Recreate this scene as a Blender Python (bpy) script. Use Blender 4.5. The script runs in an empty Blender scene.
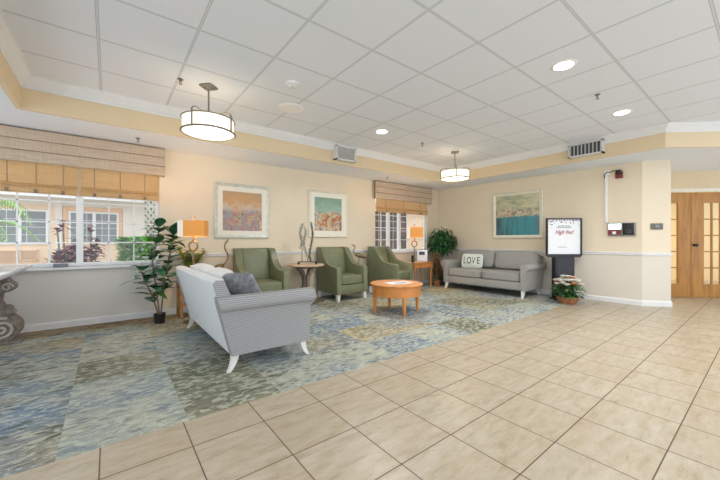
import bpy, bmesh, math, random
from mathutils import Vector, Matrix, noise
C = bpy.context.scene.collection
random.seed(7)
PI = math.pi
cos, sin, R = math.cos, math.sin, math.radians

# ---------------------------------------------------------------- camera
cam_d = bpy.data.cameras.new('camera'); cam = bpy.data.objects.new('camera', cam_d); C.objects.link(cam)
cam.location = (0, 0, 1.145); cam.rotation_euler = (R(90), 0, -0.661)
cam_d.sensor_width = 36; cam_d.lens = 323 / 720 * 36; cam_d.clip_start = 0.05
bpy.context.scene.camera = cam

# ---------------------------------------------------------------- world, exposure
w = bpy.data.worlds.new('world'); bpy.context.scene.world = w; w.use_nodes = True
bg = w.node_tree.nodes['Background']; bg.inputs[0].default_value = (0.86, 0.93, 1.0, 1); bg.inputs[1].default_value = 1.5
vs = bpy.context.scene.view_settings
vs.view_transform = 'Standard'; vs.look = 'None'; vs.gamma = 1; vs.use_curve_mapping = False
vs.exposure = 0.36

def lamp(name, kind, loc, energy, color=(1, 1, 1), size=0.2, rot=(0, 0, 0), parent=None, shape=None, size_y=None):
    d = bpy.data.lights.new(name, kind); d.energy = energy; d.color = color
    if kind == 'AREA':
        d.size = size; d.shape = shape or 'DISK'
        if size_y: d.size_y = size_y
    else:
        d.shadow_soft_size = size
    o = bpy.data.objects.new(name, d); C.objects.link(o); o.location = loc; o.rotation_euler = rot
    if parent: o.parent = parent
    return o

# ---------------------------------------------------------------- materials
def lin(h):
    h = h.lstrip('#'); v = [int(h[i:i+2], 16)/255 for i in (0, 2, 4)]
    return tuple(c/12.92 if c <= .04045 else ((c+.055)/1.055)**2.4 for c in v) + (1,)

class NT:
    def __init__(s, name):
        s.m = bpy.data.materials.new(name); s.m.use_nodes = True
        s.t = s.m.node_tree; s.b = s.t.nodes['Principled BSDF']
    def n(s, ty, **k):
        o = s.t.nodes.new(ty)
        for a, b in k.items(): setattr(o, a, b)
        return o
    def l(s, a, b): s.t.links.new(a, b)
    def val(s, sock, v):
        if hasattr(v, 'is_linked'): s.l(v, sock)
        else: sock.default_value = v
    def math(s, op, a, b=0.0, c=0.0):
        o = s.n('ShaderNodeMath', operation=op)
        s.val(o.inputs[0], a); s.val(o.inputs[1], b); s.val(o.inputs[2], c)
        return o.outputs[0]
    def mix(s, f, a, b, bt='MIX'):
        o = s.n('ShaderNodeMix', data_type='RGBA', blend_type=bt)
        s.val(o.inputs[0], f); s.val(o.inputs[6], a); s.val(o.inputs[7], b)
        return o.outputs[2]
    def pos(s, obj=False):
        if obj: return s.n('ShaderNodeTexCoord').outputs['Object']
        return s.n('ShaderNodeNewGeometry').outputs['Position']
    def xyz(s, v):
        o = s.n('ShaderNodeSeparateXYZ'); s.l(v, o.inputs[0]); return o.outputs
    def comb(s, x, y, z=0.0):
        o = s.n('ShaderNodeCombineXYZ'); s.val(o.inputs[0], x); s.val(o.inputs[1], y); s.val(o.inputs[2], z); return o.outputs[0]
    def noise(s, v, scale, detail=3, rough=.5, dist=0.0):
        o = s.n('ShaderNodeTexNoise'); s.l(v, o.inputs['Vector']); o.inputs['Scale'].default_value = scale
        o.inputs['Detail'].default_value = detail; o.inputs['Roughness'].default_value = rough; o.inputs['Distortion'].default_value = dist
        return o.outputs
    def ramp(s, f, stops, interp='LINEAR'):
        o = s.n('ShaderNodeValToRGB'); s.l(f, o.inputs[0]); e = o.color_ramp; e.interpolation = interp
        while len(e.elements) < len(stops): e.elements.new(0.5)
        for el, (p, c) in zip(e.elements, stops): el.position = p; el.color = c
        return o.outputs[0]
    def bump(s, h, strength=.2, dist=.01):
        o = s.n('ShaderNodeBump'); s.l(h, o.inputs['Height']); o.inputs['Strength'].default_value = strength
        o.inputs['Distance'].default_value = dist; s.l(o.outputs[0], s.b.inputs['Normal'])
    def col(s, c): s.val(s.b.inputs['Base Color'], c)
    def rough(s, r): s.val(s.b.inputs['Roughness'], r)

M = {}
def plain(name, hexc, rough=.6, metal=0, var=.08, scale=12, bump=0, bscale=60, emit=0, obj=True, spec=None):
    k = NT(name); p = k.pos(obj); c = lin(hexc)
    nz = k.noise(p, scale)[0]
    dark = tuple(x*(1-var*1.6) for x in c[:3]) + (1,); lite = tuple(min(1, x*(1+var)) for x in c[:3]) + (1,)
    k.col(k.ramp(nz, [(.3, dark), (.7, lite)])); k.rough(rough); k.b.inputs['Metallic'].default_value = metal
    if spec is not None: k.b.inputs['Specular IOR Level'].default_value = spec
    if bump: k.bump(k.noise(p, bscale)[0], bump)
    if emit: k.b.inputs['Emission Color'].default_value = c; k.b.inputs['Emission Strength'].default_value = emit
    M[name] = k.m; return k.m

plain('wall_paint', '#E6D8C0', .75, var=.015, scale=2, bump=.05, bscale=120)
plain('window_wall_paint', '#E0DCD6', .75, var=.015, scale=2)
plain('lower_paint', '#DCD4C7', .75, var=.015, scale=2, bump=.05, bscale=120)
plain('tray_paint', '#DFCBA8', .75, var=.015, scale=2)
plain('soffit_paint', '#E8ECF2', .8, var=.01, scale=2)
plain('white_trim', '#E6E6E6', .45, var=.02)
plain('white_metal', '#F2F2F2', .35, var=.02)
plain('bright_legs', '#E9E7E2', .4, var=.03)
plain('cream_frame', '#E8E2CF', .35, var=.06, scale=20)
plain('silver_frame', '#D9DACF', .3, metal=.15, var=.1, scale=18)
plain('mat_board', '#EDE8DA', .8, var=.02)
plain('dark_metal', '#4A4843', .4, metal=.7, var=.1)
plain('nickel', '#8C8A84', .35, metal=.8, var=.05)
plain('bronze', '#857350', .4, metal=.6, var=.2, scale=30)
plain('black_plastic', '#17171A', .35, var=.05)
plain('black_gloss', '#0E0C10', .12, var=.05)
plain('green_leather', '#74795C', .36, var=.06, scale=5, bump=.12, bscale=90)
plain('grey_fabric', '#A2A09C', .85, var=.05, scale=60, bump=.3, bscale=500)
plain('toss_fabric', '#85868A', .85, var=.25, scale=25, bump=.3, bscale=200)
plain('back_fabric', '#D8DBDD', .8, var=.03, scale=60, bump=.2, bscale=500)
plain('coffee_wood', '#CF8746', .35, var=.12, scale=6)
plain('travertine', '#CDB394', .4, var=.12, scale=9)
plain('relief_highlight', '#C4BDB3', .8, var=.15, scale=14)
plain('weathered_stone', '#857B72', .8, var=.25, scale=24, bump=.2, bscale=30)
plain('weathered_wood', '#6E6055', .75, var=.3, scale=20, bump=.4, bscale=40)
plain('pale_weathered', '#A08E7C', .75, var=.25, scale=20, bump=.4, bscale=40)
plain('soil', '#3B2C20', .9, var=.3, scale=50)
plain('pot_black', '#1D1C1C', .5)
plain('planter_brown', '#4A3E3C', .6, var=.15)
plain('basket', '#A5704C', .8, var=.3, scale=40, bump=.6, bscale=60)
plain('bark', '#8A7A60', .85, var=.3, scale=20)
plain('pale_bark', '#C8C2B4', .8, var=.15, scale=20)
plain('stand_wood', '#B98A58', .5, var=.15)
plain('leaf_dark', '#3E7038', .28, var=.45, scale=6)
plain('leaf_deep', '#3A6549', .22, var=.35, scale=9)
plain('leaf_yellow', '#C4C464', .5, var=.45, scale=8)
plain('leaf_hedge', '#86C84A', .6, var=.4, scale=5)
plain('leaf_low', '#4D6B3C', .6, var=.4, scale=8)
plain('leaf_red', '#7E4454', .5, var=.5, scale=9)
plain('leaf_frond', '#8FBF5A', .5, var=.35, scale=6)
plain('dried_leaf', '#9A6B48', .85, var=.45, scale=20)
plain('petal', '#FBF6EA', .6, var=.12, scale=20)
plain('petal_peach', '#E0A06A', .6, var=.2, scale=20)
plain('peach_stucco', '#F5D9BC', .9, var=.03, scale=3, bump=.2, bscale=60)
plain('white_stucco', '#EDE6DC', .9, var=.03, scale=3)
plain('peach_band', '#F0C6A2', .9, var=.03)
plain('mulch', '#B9AD9C', .95, var=.25, scale=12)
plain('dark_pane', '#8A9094', .15, var=.12, scale=2)
plain('brown_pane', '#5E4538', .2, var=.4, scale=3)
plain('shade_daylit', '#EFE9DE', .7, var=.02)
plain('conduit_white', '#EFEFEC', .4, var=.02)
plain('signal_red', '#7C2A22', .35, var=.1)
plain('plate_grey', '#6B6A5E', .4, metal=.2, var=.15, scale=60)
plain('device_silver', '#8E8A8E', .35, metal=.5)
plain('vent_white', '#D9D9D4', .5)
plain('vent_dark', '#55565A', .6)
plain('paper', '#EEF0F4', .6, var=.02)
plain('label_grey', '#7C828A', .6)
plain('print_red', '#A83A44', .6)
plain('letter_black', '#2C3330', .8)
plain('love_fabric', '#DDE5DA', .85, var=.03, scale=60, bump=.3, bscale=400)
plain('love_edge', '#5F6F68', .85)
plain('shell_white', '#D8D3C8', .5, var=.55, scale=80)
plain('fold_shadow_and_cord', '#8A7763', .8)
plain('confetti_dark', '#4A4E5E', .6)
plain('confetti_red', '#B06078', .6)

def glass():
    k = NT('window_glass'); t = k.n('ShaderNodeBsdfTransparent'); g = k.n('ShaderNodeBsdfGlossy'); g.inputs['Roughness'].default_value = .02
    f = k.n('ShaderNodeLayerWeight'); mx = k.n('ShaderNodeMixShader')
    k.l(k.math('MULTIPLY_ADD', k.math('POWER', f.outputs['Facing'], 4.0), .4, .03), mx.inputs[0]); k.l(t.outputs[0], mx.inputs[1]); k.l(g.outputs[0], mx.inputs[2])
    k.l(mx.outputs[0], k.t.nodes['Material Output'].inputs[0]); M['glass'] = k.m
glass()
def emissive(name, hexc, strength):
    k = NT(name); k.col(lin(hexc)); k.b.inputs['Emission Color'].default_value = lin(hexc); k.b.inputs['Emission Strength'].default_value = strength
    M[name] = k.m
emissive('drum_glow', '#FFF2DC', .72); emissive('downlight_glow', '#FFFFFF', 8.0); emissive('screen_glow', '#D8F2F4', 1.0)
emissive('shade_orange', '#D8913F', .12)
def weave(name, a, b, sx, sz, var=.15, axis='x'):
    k = NT(name); p = k.xyz(k.pos(True)); h = p[0] if axis == 'x' else p[1]
    w1 = k.noise(k.comb(k.math('MULTIPLY', h, 3.0), 0.0, k.math('MULTIPLY', p[2], sz)), 1.0, 3, .7)[0]
    w2 = k.noise(k.comb(k.math('MULTIPLY', h, sx), 0.0, k.math('MULTIPLY', p[2], 6.0)), 1.0, 2)[0]
    f = k.math('ADD', k.math('MULTIPLY', w1, .75), k.math('MULTIPLY', w2, .25))
    k.col(k.ramp(f, [(.40, lin(b)), (.58, lin(a))])); k.rough(.8); M[name] = k.m; return k
weave('valance_cloth', '#CDBAA5', '#B6A28C', 60, 120)
k = weave('woven_wood', '#DDBF93', '#C29A66', 90, 160)
k.b.inputs['Emission Strength'].default_value = 0
tr = k.n('ShaderNodeBsdfTranslucent'); tr.inputs[0].default_value = lin('#FFEBCB'); mx = k.n('ShaderNodeMixShader'); mx.inputs[0].default_value = .45
k.l(k.b.outputs[0], mx.inputs[1]); k.l(tr.outputs[0], mx.inputs[2]); k.l(mx.outputs[0], k.t.nodes['Material Output'].inputs[0])

def houndstooth():
    k = NT('herringbone_fabric'); p = k.xyz(k.pos(True)); S = 2*PI/.016
    h = k.math('ADD', p[0], p[1])
    a = k.math('SINE', k.math('MULTIPLY', h, S)); b = k.math('SINE', k.math('ADD', k.math('MULTIPLY', p[2], S), k.math('MULTIPLY', a, .8)))
    f = k.math('MULTIPLY_ADD', k.math('MULTIPLY', a, b), .5, .5)
    k.col(k.ramp(f, [(.25, lin('#76767A')), (.75, lin('#B4B4B4'))])); k.rough(.85); k.bump(f, .3, .004); M['herringbone'] = k.m
houndstooth()

def ceiling_mat():
    k = NT('acoustic_tile'); P = k.pos(); p = k.xyz(P)
    def line(s, off):
        m = k.math('FLOORED_MODULO', k.math('SUBTRACT', s, off), .647)
        d = k.math('MINIMUM', m, k.math('SUBTRACT', .647, m))
        return d
    d = k.math('MINIMUM', line(p[0], -.07), line(p[1], .93))
    tee = k.math('LESS_THAN', d, .008); edge = k.math('MULTIPLY', k.math('LESS_THAN', d, .0105), k.math('GREATER_THAN', d, .008))
    n1 = k.noise(P, 260, 2)[0]
    base = k.ramp(n1, [(.38, lin('#D2D6DC')), (.5, lin('#EDF1F7'))])
    c = k.mix(tee, base, lin('#D4D8DC')); c = k.mix(edge, c, lin('#9A9DA1'))
    k.col(c); k.rough(.9); k.bump(n1, .25, .004); M['ceiling'] = k.m
ceiling_mat()

def tile_mat():
    k = NT('travertine_tile'); P = k.pos(); p = k.xyz(P); S = .406
    x = k.math('DIVIDE', k.math('ADD', p[0], .037), S); y = k.math('DIVIDE', k.math('SUBTRACT', p[1], 1.984), S)
    fx = k.math('FLOORED_MODULO', x, 1.0); fy = k.math('FLOORED_MODULO', y, 1.0)
    dx = k.math('MINIMUM', fx, k.math('SUBTRACT', 1.0, fx)); dy = k.math('MINIMUM', fy, k.math('SUBTRACT', 1.0, fy))
    g = k.math('LESS_THAN', k.math('MINIMUM', dx, dy), .008)
    cell = k.comb(k.math('FLOOR', x), k.math('FLOOR', y))
    wn = k.n('ShaderNodeTexWhiteNoise', noise_dimensions='2D'); k.l(cell, wn.inputs['Vector'])
    sh = k.n('ShaderNodeVectorMath', operation='MULTIPLY_ADD'); k.l(wn.outputs['Color'], sh.inputs[0]); sh.inputs[1].default_value = (37, 53, 0)
    k.l(k.comb(k.math('MULTIPLY', p[0], .3), p[1]), sh.inputs[2])
    n1 = k.noise(sh.outputs[0], 16, 6, .7, .3)[0]; n2 = k.noise(sh.outputs[0], 2.2, 3)[0]
    c = k.ramp(n1, [(.26, lin('#94866F')), (.46, lin('#B0A48F')), (.66, lin('#BDB5A6'))])
    c = k.mix(k.math('MULTIPLY', k.math('SUBTRACT', n2, .38), .7), c, lin('#AE9470'))
    c = k.mix(k.math('MULTIPLY', wn.outputs['Value'], .22), c, lin('#A08F78'))
    pit = k.math('LESS_THAN', k.noise(sh.outputs[0], 70, 3)[0], .33)
    c = k.mix(k.math('MULTIPLY', pit, .4), c, lin('#8E7B66'))
    k.col(k.mix(g, c, lin('#66543F'))); k.rough(k.mix(g, (.33, .33, .33, 1), (.8, .8, .8, 1)))
    k.bump(k.math('SUBTRACT', 1.0, g), .4, .004); M['tile'] = k.m
tile_mat()

def carpet_mat():
    k = NT('patterned_carpet'); P = k.pos(); p = k.xyz(P)
    x = k.math('DIVIDE', k.math('ADD', p[0], .22), .62); y = k.math('DIVIDE', k.math('SUBTRACT', p[1], 2.284), .553)
    cell = k.comb(k.math('FLOOR', x), k.math('FLOOR', y), 3.0)
    wn = k.n('ShaderNodeTexWhiteNoise', noise_dimensions='3D'); k.l(cell, wn.inputs['Vector'])
    sh = k.n('ShaderNodeVectorMath', operation='MULTIPLY_ADD'); k.l(wn.outputs['Color'], sh.inputs[0]); sh.inputs[1].default_value = (9, 7, 5)
    k.l(k.comb(p[0], k.math('MULTIPLY', p[1], 2.2)), sh.inputs[2])
    V = sh.outputs[0]
    drift = k.noise(P, .75, 2)[0]
    tone = k.math('ADD', k.math('MULTIPLY', wn.outputs['Value'], .85), k.math('MULTIPLY', k.math('SUBTRACT', drift, .4), .7))
    cc = k.n('ShaderNodeSeparateColor'); k.l(wn.outputs['Color'], cc.inputs[0])
    base = k.ramp(tone, [(.08, lin('#707262')), (.24, lin('#9A9782')), (.40, lin('#86929A')), (.54, lin('#ACAD9C')), (.70, lin('#6B8196')), (.88, lin('#AA9A72'))])
    vor = k.n('ShaderNodeTexVoronoi', feature='SMOOTH_F1'); k.l(V, vor.inputs['Vector']); vor.inputs['Scale'].default_value = 11
    brush = k.math('ADD', k.math('MULTIPLY', k.noise(V, 5.0, 6, .68, .4)[0], .75), k.math('MULTIPLY', vor.outputs['Distance'], .32))
    dark = k.ramp(brush, [(.40, (1, 1, 1, 1)), (.52, (0, 0, 0, 1))])
    lite = k.ramp(k.noise(V, 12, 4, .6, .8)[0], [(.50, (0, 0, 0, 1)), (.56, (1, 1, 1, 1))])
    dk = k.ramp(k.math('ADD', k.math('MULTIPLY', k.noise(P, 1.3, 2)[0], .5), k.math('MULTIPLY', cc.outputs[0], .5)), [(.38, lin('#434839')), (.5, lin('#4A6484')), (.62, lin('#57553C'))])
    c = k.mix(k.math('MULTIPLY', dark, k.math('MULTIPLY_ADD', cc.outputs[1], .6, .3)), base, dk)
    c = k.mix(k.math('MULTIPLY', lite, .58), c, lin('#C6C8B8'))
    edge = k.ramp(k.math('ADD', p[1], k.math('MULTIPLY', k.math('SUBTRACT', k.noise(P, 3, 3)[0], .5), .25)), [(0, (0, 0, 0, 1)), (1, (1, 1, 1, 1))])
    yy = k.math('ADD', p[1], k.math('MULTIPLY', k.math('SUBTRACT', k.noise(P, 2.2, 3)[0], .5), .3))
    band = k.math('MULTIPLY', k.math('GREATER_THAN', yy, 5.28), k.math('LESS_THAN', p[0], 1.6))
    c = k.mix(k.math('MULTIPLY', band, .75), c, k.ramp(brush, [(.35, lin('#6B5A44')), (.6, lin('#A98F6C'))]))
    loop = k.noise(P, 230, 2)[0]
    c = k.mix(.5, c, k.ramp(loop, [(.3, (.25, .25, .25, 1)), (.7, (.8, .8, .8, 1))]), 'OVERLAY')
    k.col(c); k.rough(.95); k.b.inputs['Specular IOR Level'].default_value = .15; k.bump(loop, .6, .006); M['carpet'] = k.m
carpet_mat()

def wood_mat(name, a, b, c3, axis=2, scale=5):
    k = NT(name); p = k.xyz(k.pos(True)); q = [p[0], p[1], p[2]]
    q[axis] = k.math('MULTIPLY', q[axis], .08)
    n1 = k.noise(k.comb(*q), scale*4, 4, .6, .8)[0]
    k.col(k.ramp(n1, [(.3, lin(a)), (.5, lin(b)), (.7, lin(c3))])); k.rough(.35); M[name] = k.m
wood_mat('door_wood', '#926024', '#B17B35', '#BE8A42')
wood_mat('table_wood', '#BF7A3E', '#D38F50', '#DFA063', axis=0, scale=4)

def marble():
    k = NT('grey_marble'); P = k.pos(True); n1 = k.noise(P, 3, 6, .6, 1.5)[0]
    k.col(k.ramp(n1, [(.35, lin('#B9B6BA')), (.5, lin('#DCDADD')), (.62, lin('#C8C4C6'))])); k.rough(.12); M['marble'] = k.m
marble()

def art(name, stops, stops2, split, sc=3.0):
    k = NT(name); P = k.pos(True); p = k.xyz(P)
    n1 = k.noise(P, sc*1.4, 5, .6, 2.0); n2 = k.noise(P, sc*1.6, 5, .55, 1.2)
    up = k.ramp(k.math('ADD', k.math('MULTIPLY', p[2], .9), k.math('MULTIPLY', k.math('SUBTRACT', n1[0], .5), .8)), stops)
    lo = k.ramp(n2[0], stops2, 'EASE')
    m = k.ramp(k.math('ADD', p[2], k.math('MULTIPLY', k.math('SUBTRACT', n1[0], .5), .25)), [(split-.03, (1, 1, 1, 1)), (split+.05, (0, 0, 0, 1))])
    ink = k.ramp(k.noise(k.comb(k.math('MULTIPLY', p[0], 2.2), p[1], k.math('MULTIPLY', p[2], 7.0)), 1.6, 4, .6, 2.0)[0], [(.60, (0, 0, 0, 1)), (.64, (1, 1, 1, 1))])
    c = k.mix(k.math('MULTIPLY', k.math('MULTIPLY', ink, m), .8), k.mix(m, up, lo), lin('#463F38'))
    k.col(k.mix(1.0, c, (.86, .84, .82, 1), 'MULTIPLY')); k.rough(.35); M[name] = k.m
art('art_desert', [(.2, lin('#C6CBD2')), (.3, lin('#D6C3AC')), (.44, lin('#D6A670')), (.75, lin('#B8A27C'))],
    [(.32, lin('#453F38')), (.38, lin('#CDBB92')), (.46, lin('#B98580')), (.53, lin('#9AA6AA')), (.60, lin('#CB6E40')), (.70, lin('#DCCDB0'))], .33)
art('art_meadow', [(.2, lin('#A9B7B6')), (.35, lin('#9FC0AE')), (.6, lin('#7FA792')), (.8, lin('#A0AEB0'))],
    [(.3, lin('#7A6338')), (.4, lin('#C47A42')), (.5, lin('#DBCBAA')), (.58, lin('#8C8F8C')), (.68, lin('#B5563A')), (.8, lin('#C7A468'))], .36)
def art_water():
    k = NT('art_water'); P = k.pos(True); p = k.xyz(P)
    n1 = k.noise(P, 4, 5, .6, 1.0)[0]
    st = k.noise(k.comb(0.0, k.math('MULTIPLY', p[0], 12.0), k.math('MULTIPLY', p[2], 1.2)), 1.0, 4, .6)[0]
    sk = k.noise(k.comb(0.0, k.math('MULTIPLY', p[0], 3.0), k.math('MULTIPLY', p[2], 9.0)), 1.0, 4, .6)[0]
    water = k.ramp(k.math('ADD', st, k.math('MULTIPLY', p[0], .28)), [(.32, lin('#3F5560')), (.45, lin('#4B7F88')), (.55, lin('#3A9AA0')), (.68, lin('#5D7F98'))])
    sky = k.ramp(sk, [(.35, lin('#7F9A8A')), (.5, lin('#B9B896')), (.65, lin('#CFC79E'))])
    mid = k.ramp(k.noise(P, 8, 4, .6, 1)[0], [(.4, lin('#8A8468')), (.55, lin('#D8CCB4')), (.65, lin('#9A6A6A'))])
    h = k.math('ADD', p[2], k.math('MULTIPLY', k.math('SUBTRACT', n1, .5), .14))
    c = k.mix(k.ramp(h, [(.40, (0, 0, 0, 1)), (.44, (1, 1, 1, 1))]), water, mid)
    c = k.mix(k.ramp(h, [(.56, (0, 0, 0, 1)), (.63, (1, 1, 1, 1))]), c, sky)
    k.col(c); k.rough(.3); M['art_water'] = k.m
art_water()

# ---------------------------------------------------------------- mesh helpers
class MB:
    def __init__(s): s.bm = bmesh.new()
    def box(s, x0, y0, z0, x1, y1, z1, bev=0, seg=2, rot=None):
        vs = [s.bm.verts.new((x, y, z)) for x in (x0, x1) for y in (y0, y1) for z in (z0, z1)]
        fs = [s.bm.faces.new([vs[i] for i in f]) for f in ((0, 1, 3, 2), (4, 6, 7, 5), (0, 4, 5, 1), (2, 3, 7, 6), (0, 2, 6, 4), (1, 5, 7, 3))]
        if rot is not None:
            c = Vector(((x0+x1)/2, (y0+y1)/2, (z0+z1)/2)); bmesh.ops.rotate(s.bm, cent=c, matrix=rot, verts=vs)
        if bev:
            es = list({e for f in fs for e in f.edges})
            bmesh.ops.bevel(s.bm, geom=es, offset=bev, segments=seg, profile=.5, affect='EDGES')
        return s
    def prism(s, pts, axis, a, b, bev=0, warp=None):
        """pts: 2D outline; axis: extrusion axis index; a, b extents"""
        def mk(p, t):
            if axis == 0: v = (t, p[0], p[1])
            elif axis == 1: v = (p[0], t, p[1])
            else: v = (p[0], p[1], t)
            return s.bm.verts.new(warp(Vector(v)) if warp else v)
        A = [mk(p, a) for p in pts]; B = [mk(p, b) for p in pts]; n = len(pts)
        fs = [s.bm.faces.new(A), s.bm.faces.new(B[::-1])]
        for i in range(n): fs.append(s.bm.faces.new((A[i], B[i], B[(i+1) % n], A[(i+1) % n])))
        if bev:
            es = list({e for f in fs[:2] for e in f.edges})
            bmesh.ops.bevel(s.bm, geom=es, offset=bev, segments=2, profile=.5, affect='EDGES')
        return s
    def lathe(s, prof, cx=0, cy=0, seg=24, cap=True):
        rings = []
        for r, z in prof:
            rings.append([s.bm.verts.new((cx+r*cos(2*PI*i/seg), cy+r*sin(2*PI*i/seg), z)) for i in range(seg)])
        for a, b in zip(rings, rings[1:]):
            for i in range(seg): s.bm.faces.new((a[i], a[(i+1) % seg], b[(i+1) % seg], b[i]))
        if cap:
            s.bm.faces.new(rings[0][::-1]); s.bm.faces.new(rings[-1])
        return s
    def tube(s, pts, r, seg=8, closed=False):
        pts = [Vector(p) for p in pts]; n = len(pts); rings = []
        rr = r if isinstance(r, (list, tuple)) else [r]*n
        up = None
        for i, p in enumerate(pts):
            if closed: t = pts[(i+1) % n]-pts[i-1]
            else: t = pts[min(i+1, n-1)]-pts[max(i-1, 0)]
            t.normalize()
            if up is None:
                up = Vector((0, 0, 1)) if abs(t.z) < .9 else Vector((1, 0, 0))
            a = (up - t*up.dot(t)).normalized(); b = t.cross(a); up = a
            rings.append([s.bm.verts.new(p + (a*cos(2*PI*j/seg)+b*sin(2*PI*j/seg))*rr[i]) for j in range(seg)])
        for i in range(n if closed else n-1):
            a, b = rings[i], rings[(i+1) % n]
            for j in range(seg): s.bm.faces.new((a[j], a[(j+1) % seg], b[(j+1) % seg], b[j]))
        if not closed:
            s.bm.faces.new(rings[0][::-1]); s.bm.faces.new(rings[-1])
        return s
    def cushion(s, cx, cy, cz, dx, dy, dz, n=5, cuts=8, crown=0, pinch=0, rot=None):
        """rounded soft box; dx,dy,dz full sizes; crown swells the +-z faces; pinch thins towards the outline (throw pillow)"""
        t = bmesh.new(); bmesh.ops.create_cube(t, size=2); bmesh.ops.subdivide_edges(t, edges=t.edges[:], cuts=cuts, use_grid_fill=True)
        for v in t.verts:
            x, y, z = v.co; L = (abs(x)**n+abs(y)**n+abs(z)**n)**(1/n); x, y, z = x/L, y/L, z/L
            k = 1 + crown*(1-x*x)*(1-y*y)
            if pinch: k *= 1-pinch*max(abs(x), abs(y))**3
            v.co = (x*dx/2, y*dy/2, z*dz/2*k)
        if rot is not None: bmesh.ops.rotate(t, cent=(0, 0, 0), matrix=rot, verts=t.verts)
        bmesh.ops.translate(t, vec=(cx, cy, cz), verts=t.verts)
        mp = {v: s.bm.verts.new(v.co) for v in t.verts}
        for f in t.faces: s.bm.faces.new([mp[v] for v in f.verts])
        t.free(); return s
    def leaf(s, p, d, up, L, W, curl=.3, seg=4, fold=.15):
        p = Vector(p); d = Vector(d).normalized(); side = d.cross(Vector(up))
        if side.length < 1e-3: side = d.cross(Vector((1, 0, 0)))
        side.normalize(); nrm = side.cross(d).normalized()
        rows = []
        for i in range(seg+1):
            t = i/seg; w_ = W*.5*math.sin(PI*min(max(t, .02)**.8, .985))
            c = p + d*L*t - Vector((0, 0, 1))*curl*L*t*t
            rows.append((s.bm.verts.new(c-side*w_+nrm*w_*fold), s.bm.verts.new(c), s.bm.verts.new(c+side*w_+nrm*w_*fold)))
        for a, b in zip(rows, rows[1:]):
            s.bm.faces.new((a[0], a[1], b[1], b[0])); s.bm.faces.new((a[1], a[2], b[2], b[1]))
        return s
    def ball(s, c, r, seg=10):
        bmesh.ops.create_uvsphere(s.bm, u_segments=seg, v_segments=max(5, seg//2+1), radius=r, matrix=Matrix.Translation(c)); return s
    def xform(s, m): bmesh.ops.transform(s.bm, matrix=m, verts=s.bm.verts); return s
    def build(s, name, mat, parent=None, loc=None, smooth=True, rot=None):
        bmesh.ops.recalc_face_normals(s.bm, faces=s.bm.faces)
        me = bpy.data.meshes.new(name)
        if smooth:
            for f in s.bm.faces: f.smooth = True
            for e in s.bm.edges:
                if len(e.link_faces) == 2 and e.calc_face_angle(0) > R(38): e.smooth = False
        s.bm.to_mesh(me); s.bm.free()
        me.materials.append(M[mat] if isinstance(mat, str) else mat)
        o = bpy.data.objects.new(name, me); C.objects.link(o)
        if parent: o.parent = parent
        if loc: o.location = loc
        if rot: o.rotation_euler = rot
        return o

def tag(o, label=None, cat=None, group=None, kind=None):
    if label: o['label'] = label
    if cat: o['category'] = cat
    if group: o['group'] = group
    if kind: o['kind'] = kind
    return o
def thing(name, label, cat, loc=(0, 0, 0), rz=0, group=None):
    o = bpy.data.objects.new(name, None); C.objects.link(o); o.location = loc; o.rotation_euler = (0, 0, rz); o.empty_display_size = .1
    return tag(o, label, cat, group)
def struct(o): o['kind'] = 'structure'; return o
def copy_tree(o, parent=None):
    c = o.copy(); C.objects.link(c)
    if parent: c.parent = parent
    for ch in list(o.children): copy_tree(ch, c)
    return c

# ================================================================ SETTING
struct(MB().box(-3, -2.5, -.1, 12.2, 2.284, 0).build('floor', 'tile', smooth=False))
struct(MB().box(-3, 2.284, -.1, 7.6, 5.7, .004).build('floor_carpet', 'carpet', smooth=False))
struct(MB().box(-3, -2.5, 2.85, 12.2, 5.85, 2.95).build('ceiling', 'ceiling', smooth=False))

TRAY = [(-.73, -2.5), (-.73, 4.83), (6.45, 4.83), (6.5, 1.0), (8.2, -.49), (8.2, -2.5)]
# soffit: pieces around the tray
def slab(bm, pts, z0, z1): bm.prism(pts, 2, z0, z1)
m = MB()
slab(m, [(-3, -2.5), (-.73, -2.5), (-.73, 5.85), (-3, 5.85)], 2.515, 2.545)
slab(m, [(-.73, 4.83), (6.45, 4.83), (7.5, 5.85), (-.73, 5.85)], 2.515, 2.545)
slab(m, [(6.45, 4.83), (6.5, 1.0), (12.2, 1.0), (12.2, 5.85), (7.5, 5.85)], 2.515, 2.545)
slab(m, [(6.5, 1.0), (8.2, -.49), (8.2, -2.5), (12.2, -2.5), (12.2, 1.0)], 2.515, 2.545)
struct(m.build('ceiling_soffit', 'soffit_paint', smooth=False))
def offset_path(path, d):
    """positive d moves the open path to its right-hand side (towards the tray centre)"""
    out = []
    for i, p in enumerate(path):
        p = Vector(p); ns = []
        for a, b in ((i-1, i), (i, i+1)):
            if a >= 0 and b < len(path):
                t = (Vector(path[b])-Vector(path[a])).normalized(); ns.append(Vector((t.y, -t.x)))
        n = sum(ns, Vector((0, 0))); n.normalize(); out.append(p + n*(d/max(.3, n.dot(ns[0]))))
    return out
def sweep(bm, path, prof):
    """prof: closed list of (offset, z)"""
    rows = [[bm.bm.verts.new((q.x, q.y, z)) for q in offset_path(path, d)] for d, z in prof]
    n = len(rows)
    for i in range(n):
        a, b = rows[i], rows[(i+1) % n]
        for j in range(len(path)-1): bm.bm.faces.new((a[j], a[j+1], b[j+1], b[j]))
    bm.bm.faces.new([r[0] for r in rows]); bm.bm.faces.new([r[-1] for r in rows][::-1])
m = MB(); sweep(m, TRAY, [(-.03, 2.513), (.008, 2.511), (.008, 2.85), (-.03, 2.85)])
struct(m.build('ceiling_tray_face', 'tray_paint', smooth=False))
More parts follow.
